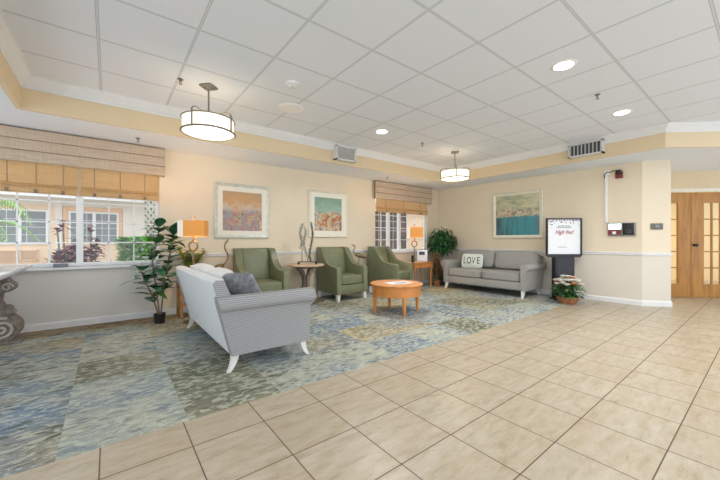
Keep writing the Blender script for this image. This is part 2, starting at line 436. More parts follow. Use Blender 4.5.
m = MB(); sweep(m, TRAY, [(.004, 2.735), (.016, 2.735), (.014, 2.755), (.03, 2.77), (.06, 2.80), (.085, 2.825), (.09, 2.84), (.105, 2.843), (.105, 2.85), (0, 2.85)])
struct(m.build('trim_crown', 'white_trim', smooth=False))

# walls. wall_back: window wall and picture wall, one plane Y = 5.7
W1 = (-2.6, .60, .79, 2.36); W2 = (4.88, 6.70, .86, 2.36)
m = MB()
for a, b, c, d in ((-3, 0, W1[0], 2.85), (W1[0], 0, W1[1], W1[2]), (W1[0], W1[3], W1[1], 2.85), (W1[1], .9, W2[0], 2.85),
                   (W2[0], .9, W2[1], .901), (W2[0], W2[3], W2[1], 2.85), (W2[1], .9, 7.4, 2.85)):
    if (a, b) == (W2[0], .9): continue
    m.box(a, 5.7, b, c, 5.88, d)
struct(m.build('wall_back', 'wall_paint', smooth=False))
m = MB(); m.box(W1[1], 5.7, 0, W2[0], 5.88, .9); m.box(W2[0], 5.7, 0, W2[1], 5.88, W2[2]); m.box(W2[1], 5.7, 0, 7.4, 5.88, .9)
struct(m.build('wall_back_lower', 'wall_paint', smooth=False))
# under-window panel lies over the same wall in the paler paint
struct(MB().box(-3, 5.692, 0, .66, 5.7, .76).build('wall_window_lower', 'window_wall_paint', smooth=False))
PW = [(7.17, 5.7), (7.31, 1.42), (7.62, 1.10), (8.75, 1.44)]      # right wall, chamfer, return
def wallpath(name, mat, z0, z1, path, th=.15):
    m = MB(); n = offset_path(path, -th)
    for i in range(len(path)-1):
        m.prism([path[i], path[i+1], tuple(n[i+1]), tuple(n[i])], 2, z0, z1)
    return struct(m.build(name, mat, smooth=False))
PW2 = [PW[0], PW[1]]
wallpath('wall_right', 'wall_paint', .9, 2.85, PW); wallpath('wall_right_lower', 'lower_paint', 0, .9, PW)
# door wall: plane x + y = 10.19, runs along (1,-1)
t = Vector((1, -1)).normalized(); O = Vector((9.159, 1.031))      # meeting stile of the two doors
def dp(s, off=0.0):                                               # point s metres along the door wall; off towards the room
    n = Vector((-1, -1)).normalized(); q = O + t*s + n*off; return (q.x, q.y)
m = MB()
def dwall(m, s0, s1, z0, z1, a=0.0, b=-.15):
    m.prism([dp(s0, a), dp(s1, a), dp(s1, b), dp(s0, b)], 2, z0, z1)
dwall(m, -.98, -.91, 0, 2.85); dwall(m, .91, 3.2, 0, 2.85); dwall(m, -.91, .91, 2.12, 2.85)
struct(m.build('wall_door', 'tray_paint', smooth=False))
# baseboards and chair rail
def trimpath(name, path, prof, mat='white_trim'):
    m = MB(); sweep(m, path, prof); return struct(m.build(name, mat, smooth=False))
BP = [(0, 0), (.016, 0), (.016, .075), (.008, .095), (0, .095)]
RP = [(0, .868), (.012, .872), (.02, .885), (.012, .897), (.024, .905), (.026, .922), (0, .93)]
trimpath('baseboard_back', [(-3, 5.692), (7.17, 5.692)], BP)
trimpath('baseboard_right', PW, BP)
trimpath('trim_rail_back', [(.66, 5.7), (4.82, 5.7)], RP); trimpath('trim_rail_corner', [(6.76, 5.7), (7.17, 5.7)], RP)
trimpath('trim_rail_right', PW, RP)
m = MB(); dwall(m, -.98, .98, 2.10, 2.17, .03, 0); dwall(m, .91, .98, 0, 2.10, .03, 0); dwall(m, -.98, -.91, 0, 2.10, .03, 0)
struct(m.build('trim_door_casing', 'cream_frame', smooth=False))
# room beyond the doors
m = MB(); n = Vector((1, 1)).normalized()
m.prism([dp(-1.1, -3.0), dp(4, -3.0), dp(4, -3.1), dp(-1.1, -3.1)], 2, 0, 2.85)
m.prism([dp(-1.2, -.15), dp(-1.1, -.15), dp(-1.1, -3.1), dp(-1.2, -3.1)], 2, 0, 2.85)
plain('golden_paint', '#EBD6A2', .75, var=.01)
struct(m.build('wall_beyond_doors', 'golden_paint', smooth=False))
struct(MB().prism([dp(-1.1, -.0), dp(4, 0), dp(4, -3.1), dp(-1.1, -3.1)], 2, -.1, -.002).build('floor_beyond_doors', 'tile', smooth=False))
struct(MB().prism([dp(-1.1, -.15), dp(4, -.15), dp(4, -3.1), dp(-1.1, -3.1)], 2, 2.851, 2.9).build('ceiling_beyond_doors', 'soffit_paint', smooth=False))

# doors: origin on the hinge-free meeting line; each leaf 0.9 m with 3 x 5 panes
def door(name, s0, s1, stile_first, handle):
    root = bpy.data.objects.new(name, None); C.objects.link(root); root['kind'] = 'structure'
    root.location = (O.x, O.y, 0); root.rotation_euler = (0, 0, R(-45))    # local +x runs along the wall
    z0, z1 = .27, 1.88; gl0 = s0+.225; gl1 = s1-.225; D0, D1 = .0, .045
    m = MB(); m.box(s0, D0, .006, gl0, D1, 2.09); m.box(gl1, D0, .006, s1, D1, 2.09)
    m.box(gl0, D0, .006, gl1, D1, z0); m.box(gl0, D0, z1, gl1, D1, 2.09)
    cw = (gl1-gl0)/3; rh = (z1-z0)/5
    for i in (1, 2): m.box(gl0+cw*i-.012, D0+.008, z0, gl0+cw*i+.012, D1-.008, z1)
    for j in range(1, 5): m.box(gl0, D0+.008, z0+rh*j-.012, gl1, D1-.008, z0+rh*j+.012)
    m.build('door_leaf', 'door_wood', root, smooth=False)
    MB().box(gl0, .02, z0, gl1, .024, z1).build('glass_pane', 'glass', root, smooth=False)
    if handle:
        h = MB(); h.lathe([(.0, 0), (.028, 0), (.028, .008), (.011, .012), (.011, .035), (.026, .045), (.03, .06), (.02, .072), (0, .074)], seg=16, cap=False)
        h.xform(Matrix.Translation((s0+.055, 0, 1.045)) @ Matrix.Rotation(R(90), 4, 'X')); h.build('door_handle', 'black_plastic', root)
    return root
door('door_1', -.905, -.004, False, False); door('door_2', .004, .905, True, True)

# ---- windows
def window(name, x0, x1, z0, z1, thick, thin, rows, y=5.76):
    root = bpy.data.objects.new(name, None); C.objects.link(root); root['kind'] = 'structure'
    m = MB(); f = .035
    m.box(x0, y, z0, x1, y+.06, z0+.05); m.box(x0, y, z1-f, x1, y+.06, z1); m.box(x0, y, z0, x0+f, y+.06, z1); m.box(x1-f, y, z0, x1, y+.06, z1)
    for x in thick: m.box(x-.035, y-.01, z0, x+.035, y+.06, z1)
    m.build('window_frame', 'white_metal', root, smooth=False)
    m = MB()
    for x in thin: m.box(x-.008, y+.015, z0, x+.008, y+.035, z1)
    for z in rows: m.box(x0, y+.015, z-.008, x1, y+.035, z+.008)
    m.build('muntin_grid', 'white_metal', root, smooth=False)
    MB().box(x0+.01, y+.023, z0+.01, x1-.01, y+.028, z1-.01).build('glass_pane', 'glass', root, smooth=False)
    return root
w1 = window('window_1', *W1, thick=[-.31, -1.22, -2.12], thin=[0, .29, -.61, -.90, -1.52, -1.82, -2.4], rows=[1.11, 1.38, 1.65, 1.92])
MB().box(-2.65, 5.62, .758, .64, 5.78, .79, .005).build('window_sill', 'white_trim', w1)
w2 = window('window_2', *W2, thick=[5.36, 5.73], thin=[5.13, 6.02, 6.34], rows=[1.15, 1.44, 1.74, 2.03])
MB().box(4.84, 5.65, .83, 6.74, 5.78, .862, .005).build('window_sill', 'white_trim', w2)

# ================================================================ WINDOW DRESSING
def valance(x0, x1, label):
    th = thing('window_valance', label, 'valance', ((x0+x1)/2, 5.7, 2.10)); w_ = (x1-x0)/2
    m = MB(); pts = []                       # three overlapping flat folds, extruded along x
    m.prism([(-.085, 0), (-.1, .012), (-.092, .135), (-.107, .142), (-.094, .268), (-.109, .275), (-.095, .404), (-.07, .404), (-.07, 0)], 0, -w_, w_)
    m.box(-w_, -.1, .0, -w_+.02, 0, .404); m.box(w_-.02, -.1, .0, w_, 0, .404); m.box(-w_, -.1, .395, w_, 0, .405)
    m.build('valance_cloth', 'valance_cloth', th, smooth=False)
    t2 = MB()
    for z in (.139, .272, .402): t2.box(-w_, -.1125, z-.002, w_, -.09, z+.002)
    t2.build('fold_shadow_line', 'fold_shadow_and_cord', th, smooth=False)  # dark strips painting in the shadow line at each fold
    return th
valance(-2.62, .665, 'long taupe pleated valance over the large left window')
valance(4.80, 6.78, 'short taupe pleated valance over the window in the back corner')
def blind(x0, x1, zb, label, cords):
    th = thing('woven_blind', label, 'blind', ((x0+x1)/2, 5.68, zb), group='woven wood blinds in the windows'); w_ = (x1-x0)/2
    MB().box(-w_, 0, .06, w_, .008, .60).build('blind_panel', 'woven_wood', th, smooth=False)
    m = MB(); m.prism([(-.012, .0), (-.03, .02), (-.028, .05), (-.01, .085), (.0, .09), (.012, .05), (.012, .0)], 0, -w_, w_)
    m.prism([(-.008, .085), (-.018, .095), (-.012, .115), (.0, .12)], 0, -w_, w_)
    m.build('folded_bottom', 'woven_wood', th, smooth=False)
    for c in cords:
        m = MB(); m.tube([(c, -.006, .01), (c, -.006, .6)], .003, 5); m.box(c-.016, -.036, .0, c+.016, -.004, .045); m.build('lift_cord', 'fold_shadow_and_cord', th, smooth=False)
blind(-.295, .59, 1.73, 'woven wood blind right of the white mullion in the left window', [-.3, -.02, .27])
blind(-1.21, -.325, 1.73, 'woven wood blind left of the white mullion in the left window', [-.2, .05, .3])
blind(-2.1, -1.24, 1.73, 'woven wood blind furthest left in the left window', [-.2, .2])
blind(4.90, 6.68, 1.80, 'golden woven wood blind in the back corner window', [-.6, 0, .6])
tag(MB().box(-.07, -.03, 0, .07, .03, .05, .006).build('small_box', 'label_grey', loc=(-.49, 5.665, .79)), 'small grey box lying on the left window sill', 'box')

# ================================================================ CEILING FITTINGS
def downlight(x, y, label):
    th = thing('recessed_light', label, 'ceiling light', (x, y, 2.85), group='round recessed lights in the tiled ceiling')
    MB().lathe([(.085, -.004), (.105, -.006), (.115, -.001), (.115, 0), (.085, 0), (.085, -.004)], seg=28, cap=False).build('trim_ring', 'white_metal', th)
    MB().lathe([(.0, -.003), (.086, -.003), (.086, -.0005), (0, -.0005)], seg=28, cap=False).build('lens', 'downlight_glow', th)
    lamp('bulb_light', 'AREA', (0, 0, -.03), 16, (1, .985, .96), .17, (0, 0, 0), th).data.spread = R(150)
    return th
downlight(3.51, 1.27, 'bright round recessed light nearest the camera in the tiled ceiling')
downlight(5.42, 1.26, 'round recessed light near the wide wall vent')
downlight(3.39, 3.80, 'round recessed light between the two pendant lamps')
for x, y in ((1.2, -.6), (3.6, -1.3), (6.2, -1.2)):
    lamp('unseen_fill', 'AREA', (x, y, 2.80), 22, (1, .985, .96), .3)  # unseen lamps added behind the camera to brighten the room
def pendant(x, y, label):
    th = thing('drum_pendant', label, 'pendant lamp', (x, y, 2.85), R(42), group='drum pendant lamps')
    MB().box(-.07, -.07, -.022, .07, .07, 0, .006).lathe([(.02, -.04), (.028, -.022)], seg=12).build('ceiling_plate', 'nickel', th)
    MB().tube([(0, 0, -.03), (0, 0, -.36)], .009).build('rod', 'nickel', th)
    r = .272
    MB().lathe([(r-.012, -.52), (r-.012, -.385), (r-.018, -.385), (r-.018, -.515), (0, -.518), (0, -.522), (r-.014, -.522)], seg=48, cap=False).build('drum_shade', 'drum_glow', th)
    m = MB(); c_ = lambda rr, z: [(rr*cos(a*PI/24), rr*sin(a*PI/24), z) for a in range(48)]
    m.tube(c_(r, -.38), .006, 6, True); m.tube(c_(r, -.522), .011, 6, True)
    m.build('frame_ring', 'nickel', th)
    m = MB()
    for a in range(4):
        q = a*PI/2; m.tube([(r*cos(q), r*sin(q), -.535), (r*cos(q), r*sin(q), -.345)], .008, 6)
    for a in range(2):                        # two arched straps crossing over the drum
        q = a*PI/2; m.tube([((r*cos(PI*i/16))*cos(q)-0*sin(q), (r*cos(PI*i/16))*sin(q), -.365+.055*abs(sin(PI*i/8))) for i in range(17)], .006, 6)
    m.build('arched_strap', 'nickel', th)
    MB().lathe([(0, -.542), (.034, -.540), (.044, -.528), (.03, -.522), (0, -.522)], seg=16, cap=False).build('finial', 'nickel', th)
    lamp('pendant_light', 'POINT', (0, 0, -.62), 9, (1, .93, .8), .12, parent=th)
pendant(.873, 3.854, 'large lit drum pendant lamp hanging near the left window')
pendant(5.28, 3.80, 'lit drum pendant lamp hanging far off near the corner')
# vents on the tray faces (local x along the face, -y towards the room)
def vent(x, y, z, rz, w_, h, nslat, label, vertical):
    th = thing('wall_vent', label, 'vent', (x, y, z), rz)
    m = MB()
    for a, b, c, d in ((-w_/2, -h/2, w_/2, -h/2+.02), (-w_/2, h/2-.02, w_/2, h/2), (-w_/2, -h/2, -w_/2+.02, h/2), (w_/2-.02, -h/2, w_/2, h/2)):
        m.box(a, -.12, b, c, 0, d)
    m.build('vent_frame', 'vent_white', th, smooth=False)
    MB().box(-w_/2+.02, -.085, -h/2+.02, w_/2-.02, -.08, h/2-.02).build('vent_backing', 'vent_dark', th, smooth=False)
    m = MB()
    for i in range(nslat):
        if vertical:
            c = -w_/2+.03+(w_-.06)*i/(nslat-1); m.box(c-.004, -.115, -h/2+.02, c+.004, -.085, h/2-.02)
        else:
            c = -h/2+.03+(h-.06)*i/(nslat-1); m.box(-w_/2+.02, -.115, c-.0045, w_/2-.02, -.085, c+.0045)
    m.build('vent_slats', 'vent_white', th, smooth=False)
vent(3.36, 4.83, 2.69, 0, .42, .25, 11, 'grey louvred vent on the tray ceiling edge above the pictures', False)
vent(6.48, 1.98, 2.69, R(-90), .50, .22, 9, 'wide vent with dark upright slots on the right tray edge', True)
# smoke detector, speaker, sprinklers
th = thing('smoke_detector', 'white smoke detector on the ceiling beside the near pendant', 'smoke detector', (1.58, 3.23, 2.85))
MB().lathe([(.075, 0), (.075, -.012), (.06, -.02)], seg=24).build('base_plate', 'white_metal', th)
MB().lathe([(.05, -.018), (.05, -.03), (.035, -.05), (.02, -.055)], seg=20).build('sensor_head', 'vent_white', th)
th = thing('ceiling_speaker', 'flat round white speaker grille set in the ceiling', 'speaker', (1.86, 3.84, 2.85))
MB().lathe([(.16, 0), (.16, -.005), (.148, -.012)], seg=32).build('speaker_rim', 'white_metal', th)
MB().lathe([(.142, -.010), (.142, -.014), (.0, -.016)], seg=32, cap=False).build('speaker_grille', 'white_metal', th)
def sprinkler(x, y, z, label):
    th = thing('sprinkler_head', label, 'sprinkler', (x, y, z), group='fire sprinklers in the ceiling')
    MB().lathe([(.03, 0), (.03, -.004), (.012, -.008), (.01, -.03)], seg=12).tube([(.01, 0, -.02), (.014, 0, -.035), (0, 0, -.05)], .003, 5).tube([(-.01, 0, -.02), (-.014, 0, -.035), (0, 0, -.05)], .003, 5).build('sprinkler_body', 'nickel', th)
    MB().lathe([(.0, -.049), (.018, -.05), (.018, -.053), (0, -.053)], seg=10, cap=False).build('deflector', 'nickel', th)
sprinkler(.60, 3.87, 2.85, 'small sprinkler head on the tiles left of the near pendant')
sprinkler(4.35, 3.81, 2.85, 'small sprinkler head on the tiles left of the far pendant')
sprinkler(4.52, 1.28, 2.85, 'small sprinkler head between the two right recessed lights')
sprinkler(.31, 5.26, 2.515, 'small sprinkler head on the soffit above the left window')
sprinkler(4.78, 5.18, 2.515, 'small sprinkler head on the soffit above the corner window')

# ================================================================ PICTURES
def picture(label, x, y, rz, w_, z0, h, fr, mat_w, frame_m, art_m):
    th = thing('framed_picture', label, 'picture', (x, y, z0), rz); a = w_/2
    m = MB()
    def fbar(p0, p1, q0, q1): pass
    pr = [(0, 0), (0, -.035), (fr*.25, -.045), (fr*.6, -.03), (fr, -.022), (fr, 0)]       # inwards, outwards from the wall
    for s in range(4):
        n_ = []
        for (i, d) in pr:
            c = [(-a+i, i), (a-i, i), (a-i, h-i), (-a+i, h-i)]
            n_.append((c[s], c[(s+1) % 4], d))
        for (A, B, d), (A2, B2, d2) in zip(n_, n_[1:]):
            m.bm.faces.new([m.bm.verts.new(v) for v in ((A[0], d, A[1]), (B[0], d, B[1]), (B2[0], d2, B2[1]), (A2[0], d2, A2[1]))])
    bmesh.ops.remove_doubles(m.bm, verts=m.bm.verts, dist=1e-5)
    m.build('picture_frame', frame_m, th, smooth=False)
    if mat_w:
        m = MB(); i0, i1 = fr, fr+mat_w
        for A, B, c, d in ((-a+i0, i0, a-i0, i1), (-a+i0, h-i1, a-i0, h-i0), (-a+i0, i1, -a+i1, h-i1), (a-i1, i1, a-i0, h-i1)): m.box(A, -.024, B, c, -.012, d)
        m.build('mat_board', 'mat_board', th, smooth=False)
    i = fr+mat_w
    o = MB().box(-(a-i), -.016, 0, a-i, -.004, h-2*i).build('art_print', art_m, th, smooth=False); o.location = (0, 0, i)
    return th
picture('square abstract print in warm desert colours with a pale mat, over the first armchair', 1.84, 5.7, 0, .93, 1.175, .93, .055, .075, 'silver_frame', 'art_desert')
picture('square abstract print with a green sky and rust hills, over the middle armchair', 3.59, 5.7, 0, .93, 1.20, .95, .05, .085, 'cream_frame', 'art_meadow')
picture('large teal and gold abstract painting above the far grey sofa', 7.238, 3.56, R(-90)+.033, 1.10, 1.185, 1.04, .07, 0, 'cream_frame', 'art_water')

# ================================================================ SOFAS
def make_sofa(L, fab, back_m, side_m, label, group, loc, rz, cz=.68, cut=(0, 0)):
    th = thing('sofa', label, 'sofa', loc, rz, group); a = L/2
    # outer back: leaning panel, extruded along x
    MB().prism([(.30, .15), (.36, .15), (.515, .78), (.49, .81), (.42, .805), (.28, .42)], 0, -a+.03, a-.03, .012).build('back_panel', back_m, th)
    MB().box(-a+.10, -.37, .15, a-.10, .33, .31, .015).build('seat_base', fab, th)
    for sx in (-1, 1):
        # rolled arm: profile across x, swept along y with a slight outward flare at the front
        prof = [(-.10, .15), (-.10, .56), (-.095, .61), (-.07, .65), (-.03, .67), (.02, .665), (.055, .635), (.065, .59), (.05, .555), (.02, .535), (.012, .50), (.0, .35), (-.005, .15)]
        def wp(v, sx=sx): return Vector((sx*(a+v.x+.0-.03*max(0, v.y+.0)/.35*(v.z > .5)*.3), v.y, v.z))
        m = MB(); pts = [(px_, pz) for px_, pz in prof]; st = [-.385, -.375, -.2, .0, .2, .36]
        rows = []
        for y in st:
            row = []
            for px_, pz in pts:
                yy = y; zz = pz
                if y < -.3 and pz > .53: yy = y-.035                 # the roll stands proud of the arm front
                if y > .3: yy = y + (pz-.15)*.26                      # follows the leaning back
                if y == st[0]: px2 = -.03+(px_+.03)*.93; zz = .4+(pz-.4)*.985
                else: px2 = px_
                row.append(m.bm.verts.new((sx*(a+px2), yy, zz)))
            rows.append(row)
        n = len(pts)
        for A, B in zip(rows, rows[1:]):
            for j in range(n): m.bm.faces.new((A[j], A[(j+1) % n], B[(j+1) % n], B[j]))
        m.bm.faces.new(rows[0][::-1]); m.bm.faces.new(rows[-1])
        m.build('arm', side_m, th)
    for sx in (-1, 1):
        q0, q1 = sorted((sx*(a-.032), sx*(a-.018)))
        MB().prism([(.29, .15), (.355, .15), (.51, .775), (.487, .803), (.423, .80), (.27, .42)], 0, q0, q1).build('back_end', side_m, th)
    iw = (L-.20)/2
    for sx in (-1, 1):
        MB().cushion(sx*iw/2, -.06, .395, iw-.006, .66, .17, n=9, crown=.18).build('seat_cushion', fab, th)
        MB().cushion(0, 0, 0, iw-.01-(cut[0] if sx < 0 else cut[1]), .41, .18, n=5, crown=.3, rot=Matrix.Rotation(R(90-15), 3, 'X')).xform(Matrix.Translation((sx*iw/2+(cut[0]/2 if sx < 0 else -cut[1]/2), .268, cz))).build('back_cushion', fab, th)
    for sx in (-1, 1):
        for sy in (-1, 1):
            x, y = sx*(a-.075), (-.33 if sy < 0 else .32); m = MB(); rows = []
            for i in range(6):
                t_ = i/5; hw = .032*(1-t_)+.016*t_; z = .155*(1-t_); ox = .01*t_*sx; oy = .055*t_*t_*sy
                rows.append([m.bm.verts.new((x+ox+p*hw, y+oy+q*hw, z)) for p, q in ((-1, -1), (1, -1), (1, 1), (-1, 1))])
            for A, B in zip(rows, rows[1:]):
                for j in range(4): m.bm.faces.new((A[j], A[(j+1) % 4], B[(j+1) % 4], B[j]))
            m.bm.faces.new(rows[0]); m.bm.faces.new(rows[-1][::-1]); m.build('leg', 'bright_legs', th)
    return th
CZ = .004
make_sofa(1.92, 'back_fabric', 'back_fabric', 'herringbone', 'pale grey sofa with woven check arms seen from behind on the carpet', None, (1.19, 3.79, CZ), R(90), .645, (.20, 0))
make_sofa(1.90, 'grey_fabric', 'grey_fabric', 'grey_fabric', 'grey rolled arm sofa against the right wall under the teal painting', None, (6.70, 3.915, CZ), R(-90)+.0327, .69, (-.02, -.11))
# throw pillows
def pillow(name, label, mat, loc, rot, size, th_=.14):
    o = MB().cushion(0, 0, 0, size[0], size[1], th_, n=7, cuts=10, pinch=.8, crown=.4).build(name, mat, loc=loc, rot=rot)
    return tag(o, label, 'pillow')
pillow('throw_pillow', 'mottled dark grey throw pillow at the near end of the pale sofa', 'toss_fabric', (1.0, 3.06, .685), (R(60), R(4), R(118)), (.36, .36), .13)
o = thing('love_pillow', 'white pillow with the word LOVE in black letters on the far sofa', 'pillow', (6.66, 4.32, .66), R(-72))
pl = MB().cushion(0, 0, 0, .48, .34, .13, n=8, cuts=10, pinch=.8, crown=.4, rot=Matrix.Rotation(R(72), 3, 'X')).build('pillow_cover', 'love_fabric', o)
from mathutils.bvhtree import BVHTree
def text_mesh(body, size, sx=1.0, shear=0.0, extrude=.0008, offset=.0015):
    cu = bpy.data.curves.new('lettering', 'FONT'); cu.body = body; cu.size = size; cu.extrude = extrude; cu.align_x = 'CENTER'; cu.align_y = 'CENTER'
    cu.shear = shear; cu.offset = offset*.3
    f = bpy.data.objects.new('lettering', cu); C.objects.link(f)
    dg = bpy.context.evaluated_depsgraph_get(); me = bpy.data.meshes.new_from_object(f.evaluated_get(dg)); bpy.data.objects.remove(f)
    me.transform(Matrix.Rotation(R(90), 4, 'X') @ Matrix.Diagonal((sx, 1, 1, 1))); return me
bpy.context.view_layer.update()
bt = BVHTree.FromPolygons([v.co.copy() for v in pl.data.vertices], [list(p.vertices) for p in pl.data.polygons])
for i, ch in enumerate('LOVE'):
    me = text_mesh(ch, .225, .6, 0, .002, .0); me.materials.clear(); me.materials.append(M['letter_black'])
    for v in me.vertices:
        x, z = v.co.x-.152+i*.101, v.co.z*.95+.012
        hit = bt.ray_cast(Vector((x, -1, z)), Vector((0, 1, 0)))[0]
        v.co = Vector((x, (hit.y if hit else -.05)-.010+v.co.y*.5, z))
    f = bpy.data.objects.new('letter', me); C.objects.link(f); f.parent = o

# ================================================================ ARMCHAIRS
def make_armchair(label, loc, rz):
    th = thing('armchair', label, 'armchair', loc, rz, 'green leather armchairs along the picture wall')
    g = 'green_leather'
    def wx(v): return v
    # outer back
    MB().prism([(.26, .13), (.35, .13), (.39, .98), (.36, 1.0), (.31, .99)], 0, -.315, .315, .015).build('outer_back', g, th)
    m = MB(); m.cushion(0, 0, 0, .50, .58, .13, n=7, crown=.25, rot=Matrix.Rotation(R(90-9), 3, 'X')).xform(Matrix.Translation((0, .235, .70)))
    m.build('backrest', g, th)
    for sx in (-1, 1):
        prof = [(-.37, .13), (-.375, .58), (-.365, .625), (-.33, .64), (-.20, .64), (-.08, .655), (.0, .69), (.06, .75), (.11, .84), (.15, .93), (.19, .985), (.24, 1.0), (.37, 1.0), (.36, .8), (.34, .13)]
        def wp(v, sx=sx):
            k = (v.y+.37)/.74; half = .375*(1-k)+.325*k + .015*(v.z-.13)
            return Vector((sx*(half-(.375-abs(v.x))), v.y, v.z))
        m = MB(); m.prism(prof, 0, .265, .375, .014, warp=wp); m.build('arm', g, th)
    MB().box(-.275, -.36, .13, .275, .28, .30, .012).build('seat_base', g, th)
    MB().cushion(0, -.075, .385, .545, .60, .17, n=9, crown=.15).build('seat_cushion', g, th)
    for sx in (-1, 1):
        for sy in (-1, 1):
            x, y = sx*.315, (-.32 if sy < 0 else .28); m = MB()
            rows = [[m.bm.verts.new((x+p*h_+sx*o_, y+q*h_+sy*o_, z)) for p, q in ((-1, -1), (1, -1), (1, 1), (-1, 1))] for h_, o_, z in ((.034, 0, .135), (.024, .012, 0))]
            A, B = rows
            for j in range(4): m.bm.faces.new((A[j], A[(j+1) % 4], B[(j+1) % 4], B[j]))
            m.bm.faces.new(A); m.bm.faces.new(B[::-1]); m.build('leg', 'bright_legs', th, smooth=False)
    return th
ch = make_armchair('green leather armchair under the desert coloured print, behind the pale sofa', (1.985, 5.28, CZ), R(-2))
for lb, loc, rz in (('green leather armchair in the middle, beside the round stone topped table', (3.64, 5.29, CZ), R(3)),
                    ('green leather armchair turned right in front of the corner window', (4.91, 5.24, CZ), R(18))):
    c = copy_tree(ch); c.location = loc; c.rotation_euler = (0, 0, rz); c['label'] = lb

# ================================================================ ROUND TABLES
th = thing('coffee_table', 'round orange wood coffee table in the middle of the carpet', 'table', (3.61, 3.70, CZ), R(20))
MB().lathe([(.0, .435), (.405, .435), (.415, .442), (.415, .455), (.408, .462), (0, .462)], seg=56, cap=False).build('tabletop', 'table_wood', th)
MB().lathe([(.385, .28), (.385, .436), (.365, .436), (.365, .28), (.385, .28)], seg=56, cap=False).build('apron', 'coffee_wood', th)
for a in range(4):
    q = R(45+90*a); x, y = .345*cos(q), .345*sin(q)
    m = MB().lathe([(.021, 0), (.034, .29), (.034, .30)], seg=14); m.xform(Matrix.Translation((x*1.03, y*1.03, 0))); m.build('leg', 'coffee_wood', th)
th = thing('magazine', 'open white magazine with a grey page lying on the coffee table', 'magazine', (3.62, 3.66, CZ+.462), R(-10))
MB().box(-.20, -.11, 0, .20, .11, .006, .002).build('cover', 'paper', th, smooth=False)
MB().box(-.09, -.07, .006, .12, -.0, .0075).build('printed_panel', 'label_grey', th, smooth=False)

th = thing('pedestal_table', 'round stone topped table on carved scroll legs between two armchairs', 'table', (2.85, 5.28, CZ), R(25))
MB().lathe([(0, .665), (.30, .665), (.335, .675), (.335, .695), (.325, .70), (0, .70)], seg=48, cap=False).build('tabletop', 'travertine', th)
MB().box(-.25, -.25, 0, .25, .25, .045, .01).box(-.2, -.2, .045, .2, .2, .085, .012).build('plinth', 'weathered_wood', th)
for a in range(4):
    q = R(90*a); pts = []
    m = MB()
    for rr, z in ((.19, .085), (.21, .11), (.19, .15), (.13, .20), (.055, .28), (.045, .38), (.06, .48), (.11, .57), (.19, .635), (.225, .655)): pts.append((rr*cos(q), rr*sin(q), z))
    m.tube(pts, [.04, .045, .045, .042, .036, .034, .036, .04, .042, .03], 8)
    m.build('scroll_leg', 'pale_weathered' if a == 3 else 'weathered_wood', th)
MB().lathe([(.19, .63), (.21, .64), (.21, .666), (.19, .666)], seg=24).build('collar', 'weathered_wood', th)

# wire branch sculpture on it
th = thing('branch_sculpture', 'tall sculpture of shell covered twigs on a black metal stand', 'sculpture', (2.86, 5.24, CZ+.70), R(-38))
MB().box(-.17, -.012, .035, .17, .012, .05).box(-.175, -.05, 0, -.145, .05, .035, .004).box(.145, -.05, 0, .175, .05, .035, .004).build('stand_bar', 'dark_metal', th)
MB().tube([(-.10, 0, .04), (-.10, 0, .26)], .007).build('upright_rod', 'dark_metal', th)
random.seed(3)
for bx_, ph, h0, h1, lean in ((-.13, 0, .28, .72, .03), (-.03, 1.5, .12, .66, -.03), (.06, 3, .05, .74, .02)):
    m = MB(); pts = []
    for i in range(26):
        t_ = i/25; pts.append((bx_+.02*sin(t_*7+ph)+lean*t_, .02*cos(t_*6+ph), h0+(h1-h0)*t_))
    m.tube(pts, .013, 5)
    for p in pts:
        for _ in range(5):
            q = random.random()*2*PI; d = Vector((cos(q), sin(q), .7)); m.leaf(p, d, (0, 0, 1), .05, .034, 0, 2)
    m.build('twig', 'shell_white' if ph != 3 else 'weathered_stone', th)
MB().tube([(.0, 0, .045), (.01, 0, .1), (.03, 0, .16)], .006).tube([(.06, 0, .045), (.04, 0, .12), (-.1, 0, .3)], .004).build('wire_support', 'dark_metal', th)

# crane figurines
def crane(label, x, y, rz, hgt, neck, beak=(.13, .05)):
    th = thing('crane_statue', label, 'statue', (x, y, CZ), rz, 'slender bronze crane statues')
    MB().lathe([(.09, 0), (.09, .012), (.08, .018)], seg=20).build('base', 'bronze', th)
    m = MB(); m.tube([(-.16, 0, hgt-.02), (-.08, 0, hgt+.02), (0, 0, hgt+.05), (.07, 0, hgt+.07), (.10, 0, hgt+.09)], [.008, .035, .05, .035, .016], 10)
    m.tube([(.09+dx, 0, hgt+.08+dz) for dx, dz in neck], [.016]+[.011]*(len(neck)-2)+[.012], 8)
    m.build('body', 'bronze', th)
    e = neck[-1]; ex, ez = .09+e[0], hgt+.08+e[1]
    MB().tube([(ex-.01, 0, ez-.005), (ex+.02, 0, ez+.003), (ex+beak[0], 0, ez+beak[1])], [.014, .013, .002], 7).build('beak', 'bronze', th)
    for s in (-.02, .02): MB().tube([(s*.5, s, hgt+.02), (s*1.2+.03, s, hgt*.5), (s, s, .015)], .006, 6).build('leg', 'bronze', th)
NK = [(0, 0), (.03, .03), (.05, .08), (.03, .14), (-.01, .19), (-.015, .24), (.02, .28)]
crane('bronze crane statue with an S shaped neck left of the first armchair', 1.36, 5.38, R(20), .66, [(0, 0), (.05, .04), (.085, .11), (.075, .18), (.03, .25), (.02, .31), (.05, .37)], (.05, .07))
crane('bronze crane statue with raised beak between the middle and right armchairs', 4.28, 5.53, R(165), .76, [(0, 0), (.035, .03), (.045, .07), (.03, .11), (.005, .14), (.02, .18)], (.09, .03))

